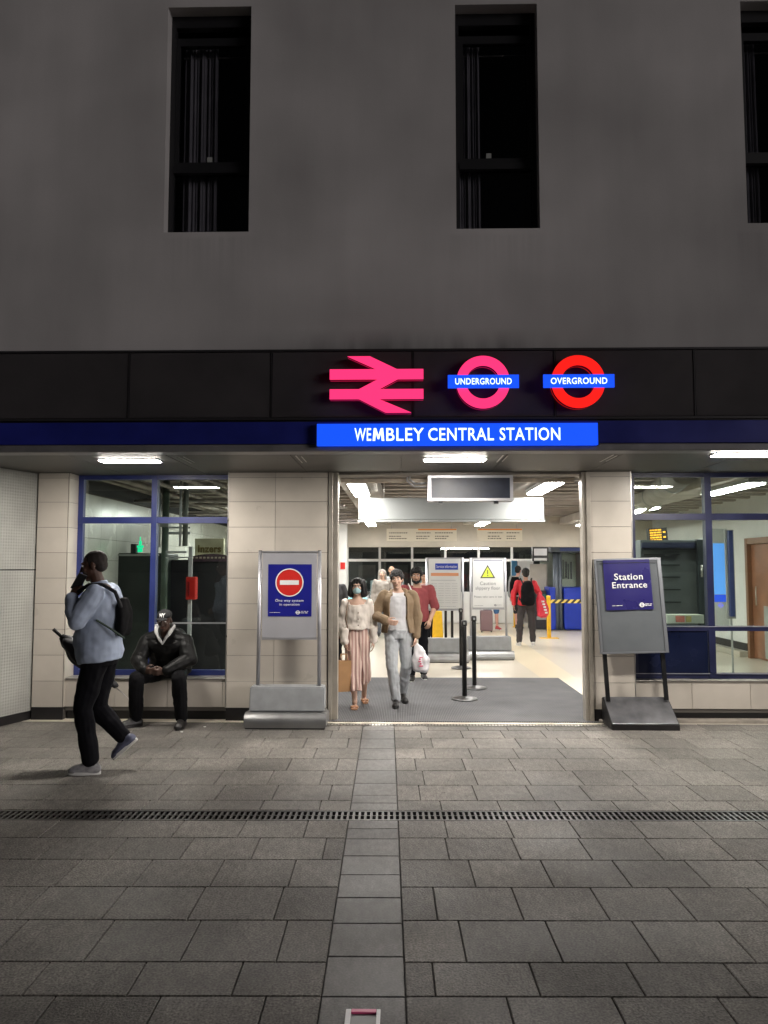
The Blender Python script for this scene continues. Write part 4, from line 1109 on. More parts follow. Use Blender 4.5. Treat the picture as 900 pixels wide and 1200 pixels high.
for a, b, Y, h, m_, lb in ((119, 126, 11.2, 3.1, (.09, .12, .10), 'dark green steel column left of the kiosk'), (189, 197, 11.4, 3.1, (.07, .10, .08), 'green steel column behind the blue window mullion'), (213.5, 219.5, 10.8, 3.1, (.11, .12, .11), 'grey steel column above the red box')):
    t = thing('steel_column', (PX((a + b) / 2, Y), Y, 0), lb, 'column')
    r_ = (PX(b, Y) - PX(a, Y)) / 2; x_ = PX((a + b) / 2, Y)
    z0_ = .002 if a != 213.5 else 2.0
    MB().tube((x_, Y, z0_), (x_, Y, h), r_, n=20).build('shaft', mat('col_%d' % a, m_, .45, nz=(5, .3)), t, world=True)
    MB().tube((x_ - r_ - .03, Y - .02, 2.0), (x_ - r_ - .03, Y - .02, h), .018).build('conduit', M_alu, t, world=True)
    MB().box(x_ - r_ - .01, x_ + r_ + .01, Y - r_ - .01, Y + r_ + .01, 2.3, 2.36).build('clamp', M_greyp, t, world=True)
yv = 10.9
t = thing('overhead_truss', (PX(230, yv), yv, 2.4), 'grey steel bracket frame with pipes beside the red box post', 'bracket')
q = MB(); q.box(PX(196, yv), PX(222, yv), yv, yv + .05, PZ(626, yv), PZ(623, yv)); q.box(PX(196, yv), PX(222, yv), yv, yv + .05, PZ(619, yv), PZ(617, yv)); q.box(PX(194, yv), PX(218, yv), yv, yv + .05, PZ(648, yv), PZ(645.5, yv)); q.box(PX(194, yv), PX(225, yv), yv, yv + .05, PZ(654, yv), PZ(652.5, yv))
q.build('arms', M_alu, t, world=True)

# ---------------------------------------------------------------- seen through the right shop window
yc_ = 10.0
t = thing('information_cabinet', (PX(788, yc_), yc_, 0), 'large dark grey louvred cabinet behind the right shop window', 'cabinet')
M_cab = mat('cabinet_grey', (.13, .14, .145), .4, .2, nz=(2, .2))
ZA, ZB = PZ(633, yc_), PZ(716, yc_)
MB().box(PX(751, yc_), PX(820, yc_), yc_, yc_ + .4, .002, ZA, bev=.01).build('body', M_cab, t, world=True)
MB().box(PX(816, yc_) , PX(826, yc_), yc_ - .06, yc_ + .4, .002, ZA + .01, bev=.01).build('side_post', mat('cab_post', (.05, .06, .065), .35, .3), t, world=True)
MB().box(PX(752, yc_), PX(815, yc_), yc_ - .03, yc_ - .001, PZ(642.5, yc_), PZ(636, yc_)).build('header', mat('cab_header', (.03, .035, .08), .4), t, world=True)
q = MB()
for p_ in (643.5, 650, 662, 676, 690.5, 705): q.box(PX(754, yc_), PX(796 if p_ > 645 else 815, yc_), yc_ - .025, yc_ - .001, PZ(p_ + 1, yc_), PZ(p_ - .6, yc_))
q.build('louvre', mat('louvre', (.03, .033, .036), .4), t, world=True)
MB().tube((PX(818.5, yc_), yc_ - .10, PZ(676, yc_)), (PX(818.5, yc_), yc_ - .10, PZ(662, yc_)), .012).build('handle', M_steel, t, world=True)
t = thing('leaflet_shelf', (PX(803, 9.5), 9.5, .9), 'pale leaflet shelf with pink leaflets low behind the entrance board', 'shelf')
MB().box(PX(780, 9.5), PX(823, 9.5), 9.5, 9.7, PZ(730, 9.5), PZ(720, 9.5)).build('shelf', mat('shelf_white', (.60, .62, .55), .4), t, world=True)
MB().box(PX(790, 9.5), PX(800, 9.5), 9.49, 9.499, PZ(728.5, 9.5), PZ(721.5, 9.5)).build('leaflet', mat('leaflet_pink', (.65, .22, .18), .5), t, world=True)
MB().box(PX(802, 9.5), PX(808, 9.5), 9.49, 9.499, PZ(728.5, 9.5), PZ(721.5, 9.5)).build('leaflet', mat('leaflet_cream', (.60, .50, .20), .5), t, world=True)
t = thing('amber_display', (PX(771, 11), 11.3, 2.1), 'small amber lit dot display above the grey cabinet', 'display')
ya = 11.3; Mr = Matrix.Translation((PX(771, ya), ya, PZ(627, ya))) @ Matrix.Rotation(R(-4), 4, 'Y')
MB().box(-.12, .15, .0, .1, -.10, .10).build('case', M_dkmetal, t, world=True, M=Mr)
q = MB(); random.seed(9)
for r_ in range(5):
    x = -.105
    while x < .055: 
        ln = random.uniform(.02, .06); q.box(x, min(x + ln, .06), -.008, -.001, -.085 + r_ * .036, -.085 + r_ * .036 + .022); x += ln + .008
    if r_ % 2: q.box(.085, .12, -.008, -.001, -.085 + r_ * .036, -.085 + r_ * .036 + .022)
q.build('lit_rows', emit_mat('amber', (1, .42, .02), 1.0), t, world=True, M=Mr)
t = thing('blue_screen', (PX(845, 13), 13, 1.6), 'tall light blue lit poster screen behind the right window', 'screen')
ye = 13.2
MB().box(PX(832, ye), PX(853, ye), ye, ye + .1, PZ(735, ye), PZ(620, ye)).build('case', mat('screen_case', (.55, .58, .55), .4), t, world=True)
MB().box(PX(836, ye), PX(850.5, ye), ye - .01, ye - .001, PZ(696, ye), PZ(637, ye)).build('screen', emit_mat('screen_blue', (.10, .32, .85), .85), t, world=True)
MB().box(PX(836, ye), PX(850.5, ye), ye - .01, ye - .001, PZ(705, ye), PZ(696.5, ye)).build('screen_footer', emit_mat('screen_footer', (.02, .08, .7), .8), t, world=True)
q = MB(); mini_roundel(q, PX(843, ye), PZ(709, ye), .04, ye); q.build('emblem', emit_mat('emblem_violet', (.2, .2, .9), .8), t, world=True)
t = thing('blue_post', (PX(858, 12.6), 12.6, 0), 'slim dark blue post between the blue screen and the brown door', 'post')
MB().box(PX(855, 12.6), PX(860, 12.6), 12.6, 12.68, PZ(722, 12.6), PZ(622, 12.6), bev=.006).build('shaft', mat('post_navy', (.02, .035, .13), .35), t, world=True)
MB().box(PX(853, 12.6), PX(863.5, 12.6), 12.685, 12.72, PZ(725, 12.6), PZ(621, 12.6), bev=.006).build('backing', M_greyp, t, world=True)
MB().box(PX(857, 12.6), PX(859, 12.6), 12.69, 12.71, .002, PZ(725, 12.6)).build('leg', M_greyp, t, world=True)
# service duct through the top panes
t = thing('service_duct', (4.9, 12, 2.9), 'wide pale service duct running back above the right shop window', 'duct')
q = MB(); q.tube((3.55, 9.6, 2.90), (5.5, 19.0, 2.86), .17, n=24); q.build('duct', M_beam, t, world=True)
q = MB()
for k_ in range(4):
    u = .1 + k_ * .25; c = Vector((3.55, 9.6, 2.90)).lerp(Vector((5.5, 19.0, 2.86)), u); d_ = Vector((1.95, 9.4, -.04)).normalized(); q.tube(c - d_ * .03, c + d_ * .03, .18, n=24)
q.build('duct_joint', M_greyp, t, world=True)

# ================================================================ SMALL THINGS ON THE PAVING
gp = G(425.5, 1189)
t = thing('discarded_packet', (gp.x, gp.y, .0), 'small white and pink empty packet lying on the central paving strip', 'packet')
s_ = gp.y / 900
q = MB(); q.box(-19.5 * s_, -13.5 * s_, -.14, .017, .001, .012, bev=.002)
q.build('side_flap', mat('packet_white', (.82, .80, .80), .35), t)
q = MB().box(15 * s_, 19.5 * s_, -.14, .017, .001, .012, bev=.002)
q.build('side_flap', mat('packet_white', (.82, .80, .80), .35), t)
MB().box(-13.3 * s_, 14.8 * s_, -.005, .018, .001, .012, bev=.002).build('pink_band', mat('packet_pink', (.80, .12, .28), .4), t)
MB().box(-13.3 * s_, 14.8 * s_, -.138, -.006, .001, .005).build('window', M_greyp, t)
for px_, py_, lb in ((240, 852, 'tiny white scrap of litter to the right of the seated man\'s shoes'), (213, 858, 'tiny pale cigarette end on the paving before the seated man')):
    g = G(px_, py_)
    o_ = MB().box(g.x - .012, g.x + .012, g.y - .006, g.y + .006, .001, .006).build('litter', M_letter_w); tag(o_, lb, 'litter')

# ================================================================ PEOPLE
V = Vector
def sphere_bm(bm, M, n=12, m=8):
    rings = []
    top = bm.verts.new(M @ V((0, 0, 1))); bot = bm.verts.new(M @ V((0, 0, -1)))
    for j in range(1, m):
        a = math.pi * j / m
        rings.append([bm.verts.new(M @ V((math.sin(a) * math.cos(2 * math.pi * i / n), math.sin(a) * math.sin(2 * math.pi * i / n), math.cos(a)))) for i in range(n)])
    for i in range(n):
        k = (i + 1) % n
        bm.faces.new([top, rings[0][i], rings[0][k]]); bm.faces.new([bot, rings[-1][k], rings[-1][i]])
        for a, b in zip(rings, rings[1:]): bm.faces.new([a[i], b[i], b[k], a[k]])
class PR:
    def __init__(s): s.bm = bmesh.new()
    def e(s, c, r, M=None):
        if not hasattr(r, '__len__'): r = (r, r, r)
        sphere_bm(s.bm, (M or Matrix.Identity(4)) @ Matrix.Translation(c) @ Matrix.Diagonal((*r, 1))); return s
    def c(s, a, b, ra, rb=None, M=None, k=1.0, n=12):
        """tapered limb between two points with round ends; k flattens across the local y"""
        rb = ra if rb is None else rb
        a = V(a); b = V(b)
        if M: a = M @ a; b = M @ b
        d = b - a
        if d.length < 1e-5: return s.e(a, ra)
        d.normalize(); u = d.orthogonal().normalized(); v = d.cross(u)
        L = (b - a).length; rings = []
        for (t, r) in [(-ra * math.cos(x), ra * math.sin(x)) for x in (.35, .8, 1.2)] + [(L * q, ra + (rb - ra) * q) for q in (0, .33, .66, 1)] + [(L + rb * math.cos(x), rb * math.sin(x)) for x in (1.2, .8, .35)]:
            rings.append([s.bm.verts.new(a + d * t + (u * math.cos(2 * math.pi * i / n) + v * math.sin(2 * math.pi * i / n)) * r) for i in range(n)])
        for p, q in zip(rings, rings[1:]):
            for i in range(n): s.bm.faces.new([p[i], p[(i + 1) % n], q[(i + 1) % n], q[i]])
        s.bm.faces.new(rings[0][::-1]); s.bm.faces.new(rings[-1]); return s
    def chain(s, pts, rs):
        for i in range(len(pts) - 1): s.c(pts[i], pts[i + 1], rs[i], rs[i + 1])
        return s
    def loft(s, lv, n=28, xax=(1, 0, 0), sq=1.0, fold=0.0, nf=9, seed=0):
        """lv: (centre, rx, ry) rings; the rings stand across the path"""
        rings = []
        cs = [V(l[0]) for l in lv]
        for i, (c, rx, ry) in enumerate(lv):
            t = (cs[min(i + 1, len(cs) - 1)] - cs[max(i - 1, 0)]).normalized()
            x = V(xax); x = (x - t * x.dot(t)).normalized(); y = t.cross(x)
            f = fold * i / (len(lv) - 1)
            ring = []
            for k in range(n):
                a = 2 * math.pi * k / n
                m = 1 + f * math.sin(nf * a + seed + i * .25)
                ca, sa = math.cos(a), math.sin(a)
                if sq != 1.0: ca = math.copysign(abs(ca) ** sq, ca); sa = math.copysign(abs(sa) ** sq, sa)
                ring.append(s.bm.verts.new(V(c) + x * ca * rx * m + y * sa * ry * m))
            rings.append(ring)
        for p, q in zip(rings, rings[1:]):
            for i in range(n): s.bm.faces.new([p[i], p[(i + 1) % n], q[(i + 1) % n], q[i]])
        s.bm.faces.new(rings[0][::-1]); s.bm.faces.new(rings[-1]); return s
    def box(s, x0, x1, y0, y1, z0, z1, M=None):
        mb = MB(); mb.bm.free(); mb.bm = s.bm; mb.box(x0, x1, y0, y1, z0, z1, M); return s

def vox(pr, voxel, smooth=2):
    bm = pr.bm
    bmesh.ops.recalc_face_normals(bm, faces=list(bm.faces))
    me = bpy.data.meshes.new('v'); bm.to_mesh(me); bm.free()
    o = bpy.data.objects.new('v', me); col.objects.link(o)
    r = o.modifiers.new('r', 'REMESH'); r.mode = 'VOXEL'; r.voxel_size = voxel; r.adaptivity = 0
    if smooth:
        m = o.modifiers.new('s', 'SMOOTH'); m.factor = .5; m.iterations = smooth
    dg = bpy.context.evaluated_depsgraph_get()
    out = bpy.data.meshes.new_from_object(o.evaluated_get(dg))
    bpy.data.objects.remove(o); bpy.data.meshes.remove(me)
    return out
def finish(me, name, m, parent, wr=None, extra=None):
    """wr: list of (amplitude, (fx, fy, fz), seed) folds of cloth along the normals"""
    if wr:
        n = len(me.vertices); co = np.empty(n * 3); me.vertices.foreach_get('co', co); co = co.reshape(n, 3)
        no = np.empty(n * 3); me.vertices.foreach_get('normal', no); no = no.reshape(n, 3)
        for amp, fr, sd_ in wr:
            d = np.array([noise.noise(V((c[0] * fr[0] + sd_, c[1] * fr[1], c[2] * fr[2] + sd_ * .37))) for c in co])
            d = np.sign(d) * np.abs(d) ** 1.2
            co = co + no * (d * amp * 2)[:, None]
        me.vertices.foreach_set('co', co.ravel())
    me.polygons.foreach_set('use_smooth', [True] * len(me.polygons))
    me.materials.clear(); me.materials.append(m)
    me.update()
    o = bpy.data.objects.new(name, me); col.objects.link(o)
    if parent: o.parent = parent
    return o

def head(pr, M, fem=False, beard=0):
    k = .95 if fem else 1.0
    pr.e((0, .012, .035), (.074 * k, .092, .080), M)
    pr.e((0, -.018, -.015), (.062 * k, .070, .088), M)
    pr.e((0, -.030, -.072), (.043 * k, .048, .036), M)
    pr.e((0, -.060, -.098), (.022, .022, .018), M)
    pr.c((0, -.088, .012), (0, -.106, -.026), .008, .0135, M)
    for s in (-1, 1):
        pr.e((s * .013, -.096, -.030), (.009, .010, .008), M)
        pr.e((s * .036, -.062, -.022), (.024, .022, .022), M)
        pr.e((s * .076 * k, .010, -.008), (.010, .020, .031), M)
        pr.c((s * .012, -.084, .030), (s * .046, -.074, .030), .009, .008, M)
    pr.c((-.016, -.088, -.055), (.016, -.088, -.055), .008, .008, M)
    pr.c((-.013, -.087, -.064), (.013, -.087, -.064), .0085, .0085, M)
def face_bits(root, M, browm, eyem=True):
    for s in (-1, 1):
        p = PR(); p.e((s * .031, -.079, .010), (.0135, .010, .0075), M); o = finish(mesh_of(p), 'eye', M_eye, root)
        p = PR(); p.e((s * .031, -.0875, .010), (.006, .004, .006), M); finish(mesh_of(p), 'iris', M_iris, o)
        p = PR(); p.c((s * .016, -.092, .028), (s * .044, -.080, .031), .0042, .003, M); finish(mesh_of(p), 'eyebrow', browm, root)
    p = PR(); p.c((-.019, -.094, -.0595), (.019, -.094, -.0595), .0038, .0038, M); finish(mesh_of(p), 'mouth', M_lips, root)
def mesh_of(pr):
    bmesh.ops.recalc_face_normals(pr.bm, faces=list(pr.bm.faces))
    me = bpy.data.meshes.new('m'); pr.bm.to_mesh(me); pr.bm.free(); return me
M_eye = mat('eye_white', (.65, .62, .58), .3); M_iris = mat('iris', (.02, .012, .008), .2); M_lips = mat('lips', (.30, .12, .10), .5)

def hand(pr, w, d, t, nrm, curl=.35, s=1.0):
    """w wrist, d towards the fingers, t towards the thumb, nrm out of the palm"""
    w, d, t, nrm = V(w), V(d).normalized(), V(t), V(nrm)
    t = (t - d * t.dot(d)).normalized(); nrm = d.cross(t).normalized() * (1 if d.cross(t).dot(nrm) > 0 else -1)
    for k in range(4):
        o = .028 - .019 * k
        pr.c(w + t * o * .5 * s, w + (d * .085 + t * o) * s, .015 * s, .0125 * s)
    for k, L in enumerate((.068, .076, .070, .055)):
        o = .030 - .020 * k
        p = w + (d * .088 + t * o) * s; dd = d + t * (.10 - .07 * k); dd.normalize()
        r = (.0090, .0092, .0088, .0078)[k]
        for j, f in enumerate((.44, .31, .25)):
            a = curl * (1.0 if j else .8) * (1 + .08 * k)
            dd = (dd * math.cos(a) + nrm * math.sin(a)).normalized() if True else dd
            # keep turning about the knuckle line
            q = p + dd * L * f * 1.15 * s
            pr.c(p, q, r * s, r * .93 * s); p = q; r *= .93
            nrm_ = nrm
            nrm = (nrm * math.cos(a) - (dd * math.sin(a))).normalized() if False else nrm
    p = w + (d * .022 + t * .022) * s; q = p + (d * .030 + t * .030 + nrm * .010) * s; r_ = q + (d * .032 + t * .010 + nrm * .012) * s; z = r_ + (d * .026 - t * .003 + nrm * .010) * s
    pr.c(p, q, .015 * s, .0115 * s); pr.c(q, r_, .0115 * s, .0100 * s); pr.c(r_, z, .0100 * s, .0085 * s)

def std(H_=1.75, **kw):
    s = H_ / 1.75
    J = dict(P=V((0, 0, .95)), C=V((0, .01, 1.25)), N=V((0, .012, 1.475)), H=V((0, -.005, 1.625)),
             shL=V((.185, .01, 1.42)), shR=V((-.185, .01, 1.42)), elL=V((.235, .03, 1.14)), elR=V((-.235, .03, 1.14)), wrL=V((.25, -.04, .89)), wrR=V((-.25, -.04, .89)),
             hiL=V((.09, 0, .92)), hiR=V((-.09, 0, .92)), knL=V((.10, -.02, .50)), knR=V((-.10, -.02, .50)), anL=V((.105, .02, .09)), anR=V((-.105, .02, .09)),
             toL=V((.12, -1, 0)), toR=V((-.12, -1, 0)))
    J = {k: (v if k.startswith('to') else v * s) for k, v in J.items()}
    for k, v in kw.items(): J[k] = V(v)
    J['s'] = s
    return J
TP = [(-.16, .150, .095), (0, .168, .112), (.15, .160, .108), (.32, .140, .100), (.55, .158, .112), (.75, .170, .112), (.88, .150, .092), (.96, .095, .068), (1.02, .060, .058)]
def tpos(J, u):
    P_, C_, N_ = J['P'], J['C'], J['N']
    if u < 0: return P_ + (P_ - C_).normalized() * (-u) * (N_ - P_).length
    a = P_.lerp(C_, min(1, u / .57)) if u < .57 else C_.lerp(N_, (u - .57) / .43)
    q0 = P_.lerp(C_, u); q1 = C_.lerp(N_, u); return a.lerp(q0.lerp(q1, u), .5)
def trad(u):
    for (a, b) in zip(TP, TP[1:]):
        if a[0] <= u <= b[0]:
            f = (u - a[0]) / (b[0] - a[0]); return a[1] + (b[1] - a[1]) * f, a[2] + (b[2] - a[2]) * f
    return TP[0][1:] if u < TP[0][0] else TP[-1][1:]
def torso(pr, J, u0, u1, inf=0.0, g=(1, 1), n=11, belly=0.0, xax=(1, 0, 0), flare=0.0):
    lv = []
    for i in range(n + 1):
        u = u0 + (u1 - u0) * i / n; rx, ry = trad(u); c = tpos(J, u)
        b = belly * max(0, 1 - abs(u - .28) / .4)
        fl = flare * max(0, 1 - (u - u0) / .35)
        lv.append((c + V((0, -b * .6, 0)), (rx * g[0] * J['s'] + inf + fl), (ry * g[1] * J['s'] + inf + b * .5 + fl)))
    pr.loft(lv, xax=xax)
def arm(pr, J, side, r=(.052, .043, .030), inf=0.0, end=1.0, k=1.0):
    s = J['s'] * k; a, b, c = J['sh' + side], J['el' + side], J['wr' + side]
    c = b.lerp(c, end) if end <= 1 else c
    pr.c(a, b, r[0] * s + inf, r[1] * s + inf); 
    if end > 0: pr.c(b, c, r[1] * s + inf, (r[1] + (r[2] - r[1]) * end) * s + inf)
def leg(pr, J, side, r=(.085, .058, .040), inf=0.0, end=1.0, inf2=None):
    s = J['s']; a, b, c = J['hi' + side], J['kn' + side], J['an' + side]
    inf2 = inf if inf2 is None else inf2
    m = a.lerp(b, .5)
    pr.c(a, m, r[0] * s + inf, r[0] * .84 * s + inf); pr.c(m, b, r[0] * .84 * s + inf, r[1] * s + inf)
    if end > 0:
        c2 = b.lerp(c, end); m = b.lerp(c2, .35); pr.c(b, m, r[1] * s + inf, r[1] * s + inf); pr.c(m, c2, r[1] * s + inf, (r[1] + (r[2] - r[1]) * end) * s + inf2)
def foot_frame(J, side):
    f = V(J['to' + side]).normalized(); up = V((0, 0, 1))
    if abs(f.z) > .02:
        sh = V((f.x, f.y, 0)).normalized(); up = f.cross(sh.cross(V((0, 0, 1)))).normalized(); up = up if up.z > 0 else -up
    x = f.cross(up).normalized(); up = x.cross(f).normalized()
    a = J['an' + side]
    return Matrix(((x.x, f.x, up.x, a.x), (x.y, f.y, up.y, a.y), (x.z, f.z, up.z, a.z), (0, 0, 0, 1)))
def shoe(root, J, side, m, solem=None, s=1.0, voxel=.007, ankle=.09):
    M = foot_frame(J, side)
    pr = PR()
    pr.c((0, -.035, -.045), (0, .13, -.058), .043 * s, .040 * s, M); pr.e((0, .135, -.060), (.045 * s, .055, .034), M); pr.e((0, -.035, -.045), (.037 * s, .04, .048), M)
    pr.c((0, -.012, -.03), (0, -.012, .015), .042 * s, .040 * s, M); pr.c((0, .0, -.01), (0, .09, -.04), .038 * s, .030 * s, M)
    me = vox(pr, voxel, 2)
    Mi = M.inverted()
    for v in me.vertices:
        q = Mi @ v.co
        if q.z < -(ankle - .016): q.z = -(ankle - .016); v.co = M @ q
    o = finish(me, 'shoe', m, root)
    if solem:
        mb = MB(); n = 20; pts = []
        for k in range(n):
            a = 2 * math.pi * k / n; yy_ = .055 + .138 * math.sin(a); xx_ = (.040 + .008 * math.sin(a)) * math.cos(a) * s * 1.05
            pts.append((xx_, yy_))
        A = [mb.bm.verts.new(M @ V((x, y, -ankle + .001))) for x, y in pts]; Bv = [mb.bm.verts.new(M @ V((x, y, -ankle + .024))) for x, y in pts]
        mb.bm.faces.new(A[::-1]); mb.bm.faces.new(Bv)
        for i in range(n): mb.bm.faces.new([A[i], A[(i + 1) % n], Bv[(i + 1) % n], Bv[i]])
        mb.build('sole', solem, o)
    return o
def body(root, J, m, M, hands, fem=False, vx=.0075, g=(1, 1), hs=.92, barefoot=False, armr=(.047, .040, .028)):
    pr = PR(); s = J['s']
    torso(pr, J, -.10, 1.02, -.004, g)
    pr.c(J['N'] - V((0, 0, .02)), M.translation + V((0, .01, -.06)), .056 * s, .052 * s)
    for sd_ in 'LR':
        pr.c(tpos(J, .9), J['sh' + sd_], .062 * s, .05 * s)
        arm(pr, J, sd_, armr); leg(pr, J, sd_, (.078, .052, .034))
        if barefoot or True:
            Mf = foot_frame(J, sd_); pr.c((0, -.03, -.055), (0, .13, -.068), .026, .02, Mf); pr.c((0, 0, 0), (0, -.02, -.05), .034, .028, Mf)
    head(pr, M, fem)
    for sd_, h in zip('LR', hands):
        if h: hand(pr, J['wr' + sd_], *h, s=hs)
    return finish(vox(pr, vx, 1), 'body', m, root)
def HM(J, rx=0, ry=0, rz=0, s=1.0):
    return Matrix.Translation(J['H']) @ Euler((R(rx), R(ry), R(rz))).to_matrix().to_4x4() @ Matrix.Scale(s, 4)
def short_hair(root, M, m, vol=.012, seed=1.0, fringe=0.0, vx=.006):
    pr = PR()
    pr.e((0, .024, .048), (.078 + vol, .090 + vol, .080 + vol * .9), M)
    pr.e((0, .055, .0), (.070 + vol * .5, .062, .075), M)
    if fringe:
        for i in range(5): pr.c((-.045 + i * .022, -.055, .085), (-.055 + i * .027, -.085, .085 - fringe * (1 - .1 * i)), .016, .010, M)
    # keep the face free: trim what falls in front of the hairline
    me = vox(pr, vx, 1)
    Mi = M.inverted()
    for v in me.vertices:
        q = Mi @ v.co
        if q.y < -.045 and q.z < .05 - fringe * .6: q.y = -.045 + (q.y + .045) * .1; q.x *= .97; v.co = M @ q
    return finish(me, 'hair', m, root, [(.006, (45, 45, 30), seed), (.003, (110, 110, 60), seed + 3)])
def cloth(name, colr, rough=.85, nz=(8, .12), **k): return mat(name, colr, rough, nz=nz, **k)
def person(loc, rz, label): return thing('person', loc, label, 'person', rz)

SK_dark = mat('skin_deep', (.085, .042, .028), .5, nz=(20, .08)); SK_dark2 = mat('skin_deeper', (.065, .034, .024), .5, nz=(20, .08))  # the seated man's own skin is a little darker
SK_fair = mat('skin_fair', (.56, .36, .27), .5, nz=(20, .05)); SK_tan = mat('skin_tan', (.42, .24, .16), .5, nz=(20, .06)); SK_rosy = mat('skin_rosy', (.60, .33, .26), .5)
HAIR = mat('black_hair', (.006, .005, .005), .75, nz=(60, .4)); HAIR_g = mat('cropped_hair', (.02, .014, .012), .8)

# ---- A: man walking to the left, phone at his face
ga = G(112, 904)
A = person((ga.x, ga.y, 0), R(-90), 'man in a light blue shirt walking past with a phone at his face')
J = std(1.84, P=(0, .02, .99), C=(0, .03, 1.30), N=(0, -.01, 1.555), H=(0, -.06, 1.715), shL=(.195, .03, 1.485), shR=(-.195, .01, 1.485), elL=(.275, -.08, 1.26), wrL=(.15, -.185, 1.45),
        elR=(-.27, .09, 1.24), wrR=(-.24, -.12, 1.09), hiL=(.095, .01, .95), hiR=(-.095, .03, .95), knL=(.09, -.085, .53), anL=(.085, -.005, .09), toL=(.05, -1, 0), knR=(-.08, -.03, .51), anR=(-.085, .205, .26), toR=(-.03, -.72, -.62))
Mh = HM(J, rx=10, rz=6, s=1.08)
body(A, J, SK_dark, Mh, [((-.45, .25, .85), (0.3, .8, -.1), (-.8, .2, .2), .45), ((0, -.8, -.4), (.3, -.3, .9), (1, 0, 0), .75)], g=(1.1, 1.15))
face_bits(A, Mh, HAIR_g)
pr = PR(); pr.e((0, .020, .040), (.078, .093, .080), Mh); pr.e((0, .05, .0), (.068, .058, .06), Mh)
finish(vox(pr, .007, 1), 'hair', HAIR_g, A)
M_shirt = cloth('pale_blue_shirt', (.40, .47, .60), .8)
pr = PR(); torso(pr, J, -.13, .93, .022, (1.12, 1.30), belly=.06, flare=.02)
for sd_ in 'LR': pr.c(tpos(J, .86), J['sh' + sd_], .085, .068); arm(pr, J, sd_, (.060, .050, .036), .020, .93)
pr.loft([(tpos(J, .93), .085, .08), (tpos(J, 1.02) + V((0, -.005, .02)), .066, .068)])
finish(vox(pr, .008, 2), 'shirt', M_shirt, A, [(.008, (6, 6, 8), 1.0), (.004, (16, 16, 18), 4.0)])
M_blktr = cloth('black_trousers', (.005, .005, .007), .9, spec=.15)
pr = PR(); torso(pr, J, -.18, .12, .012, (1.05, 1.15)); leg(pr, J, 'L', inf=.020, end=.93, inf2=.026); leg(pr, J, 'R', inf=.020, end=.93, inf2=.022)
finish(vox(pr, .008, 2), 'trousers', M_blktr, A, [(.006, (9, 9, 8), 2.0), (.003, (22, 22, 16), 5.0)])
M_sn = cloth('grey_sneaker', (.28, .28, .29), .6, nz=(14, .6)); M_sole = mat('white_sole', (.75, .75, .73), .5)
shoe(A, J, 'L', M_sn, M_sole, 1.12); shoe(A, J, 'R', cloth('blue_grey_sneaker', (.10, .11, .17), .6, nz=(14, .6)), M_sole, 1.12)
# black band under the arm and collar
pr = PR(); pts = [V((.13, -.135, 1.50)), V((.155, -.04, 1.555)), V((.17, .08, 1.56)), V((.17, .19, 1.50)), V((.17, .24, 1.38))]
pr.chain(pts, [.016] * 5)
def local_thing(name, parent_loc, rz, label, cat): return thing(name, parent_loc, label, cat, rz)
T = local_thing('backpack', (ga.x, ga.y, 0), R(-90), 'black backpack on the back of the walking man', 'backpack')
finish(vox(pr, .008, 1), 'strap', mat('black_strap', (.012, .012, .014), .7), T)
pr = PR(); pr.loft([((0, .205, 1.13), .11, .03), ((0, .21, 1.18), .135, .042), ((0, .212, 1.30), .135, .045), ((0, .20, 1.40), .11, .035), ((0, .19, 1.44), .08, .025)], sq=.7)
finish(vox(pr, .01, 2), 'bag', cloth('black_nylon', (.004, .004, .005), .85, spec=.15), T, [(.006, (14, 14, 14), 3.0)])
pr = PR(); pr.chain([V((.215, .06, 1.27)), V((.20, .17, 1.20)), V((.16, .27, 1.12))], [.009] * 3)
finish(vox(pr, .005, 1), 'side_strap', mat('olive_strap', (.07, .10, .08), .7), T)
T = local_thing('mobile_phone', (ga.x, ga.y, 0), R(-90), 'dark phone held to the walking man\'s cheek', 'phone')
Mp = Matrix.Translation((.085, -.150, 1.58)) @ Euler((R(-24), R(18), R(30))).to_matrix().to_4x4()
MB().box(-.006, .006, -.037, .037, -.075, .075, bev=.004).build('case', M_dkmetal, T, M=Mp)
T = local_thing('umbrella', (ga.x, ga.y, 0), R(-90), 'folded black umbrella slanting behind the walking man', 'umbrella')
a = V((-.33, -.54, 1.15)); b = V((-.29, .16, .55)); d = (b - a)
pr = PR(); cpts = [a.lerp(b, t_) for t_ in (.10, .18, .32, .50, .68, .84)]; rr = [.024, .06, .095, .085, .05, .022]
pr.loft([(p_, r_ * 1.0, r_ * 1.0) for p_, r_ in zip(cpts, rr)], fold=.0)
me = vox(pr, .007, 2); um = finish(me, 'canopy', cloth('umbrella_black', (.010, .010, .013), .6), T, [(.016, (26, 8, 8), 2.0)])
q = MB(); q.tube(a.lerp(b, .80), b, .006, .003); q.build('tip', M_steel, T)
q = MB(); q.tube(a.lerp(b, .0), a.lerp(b, .12), .016, .013); q.build('handle', M_dkmetal, T)

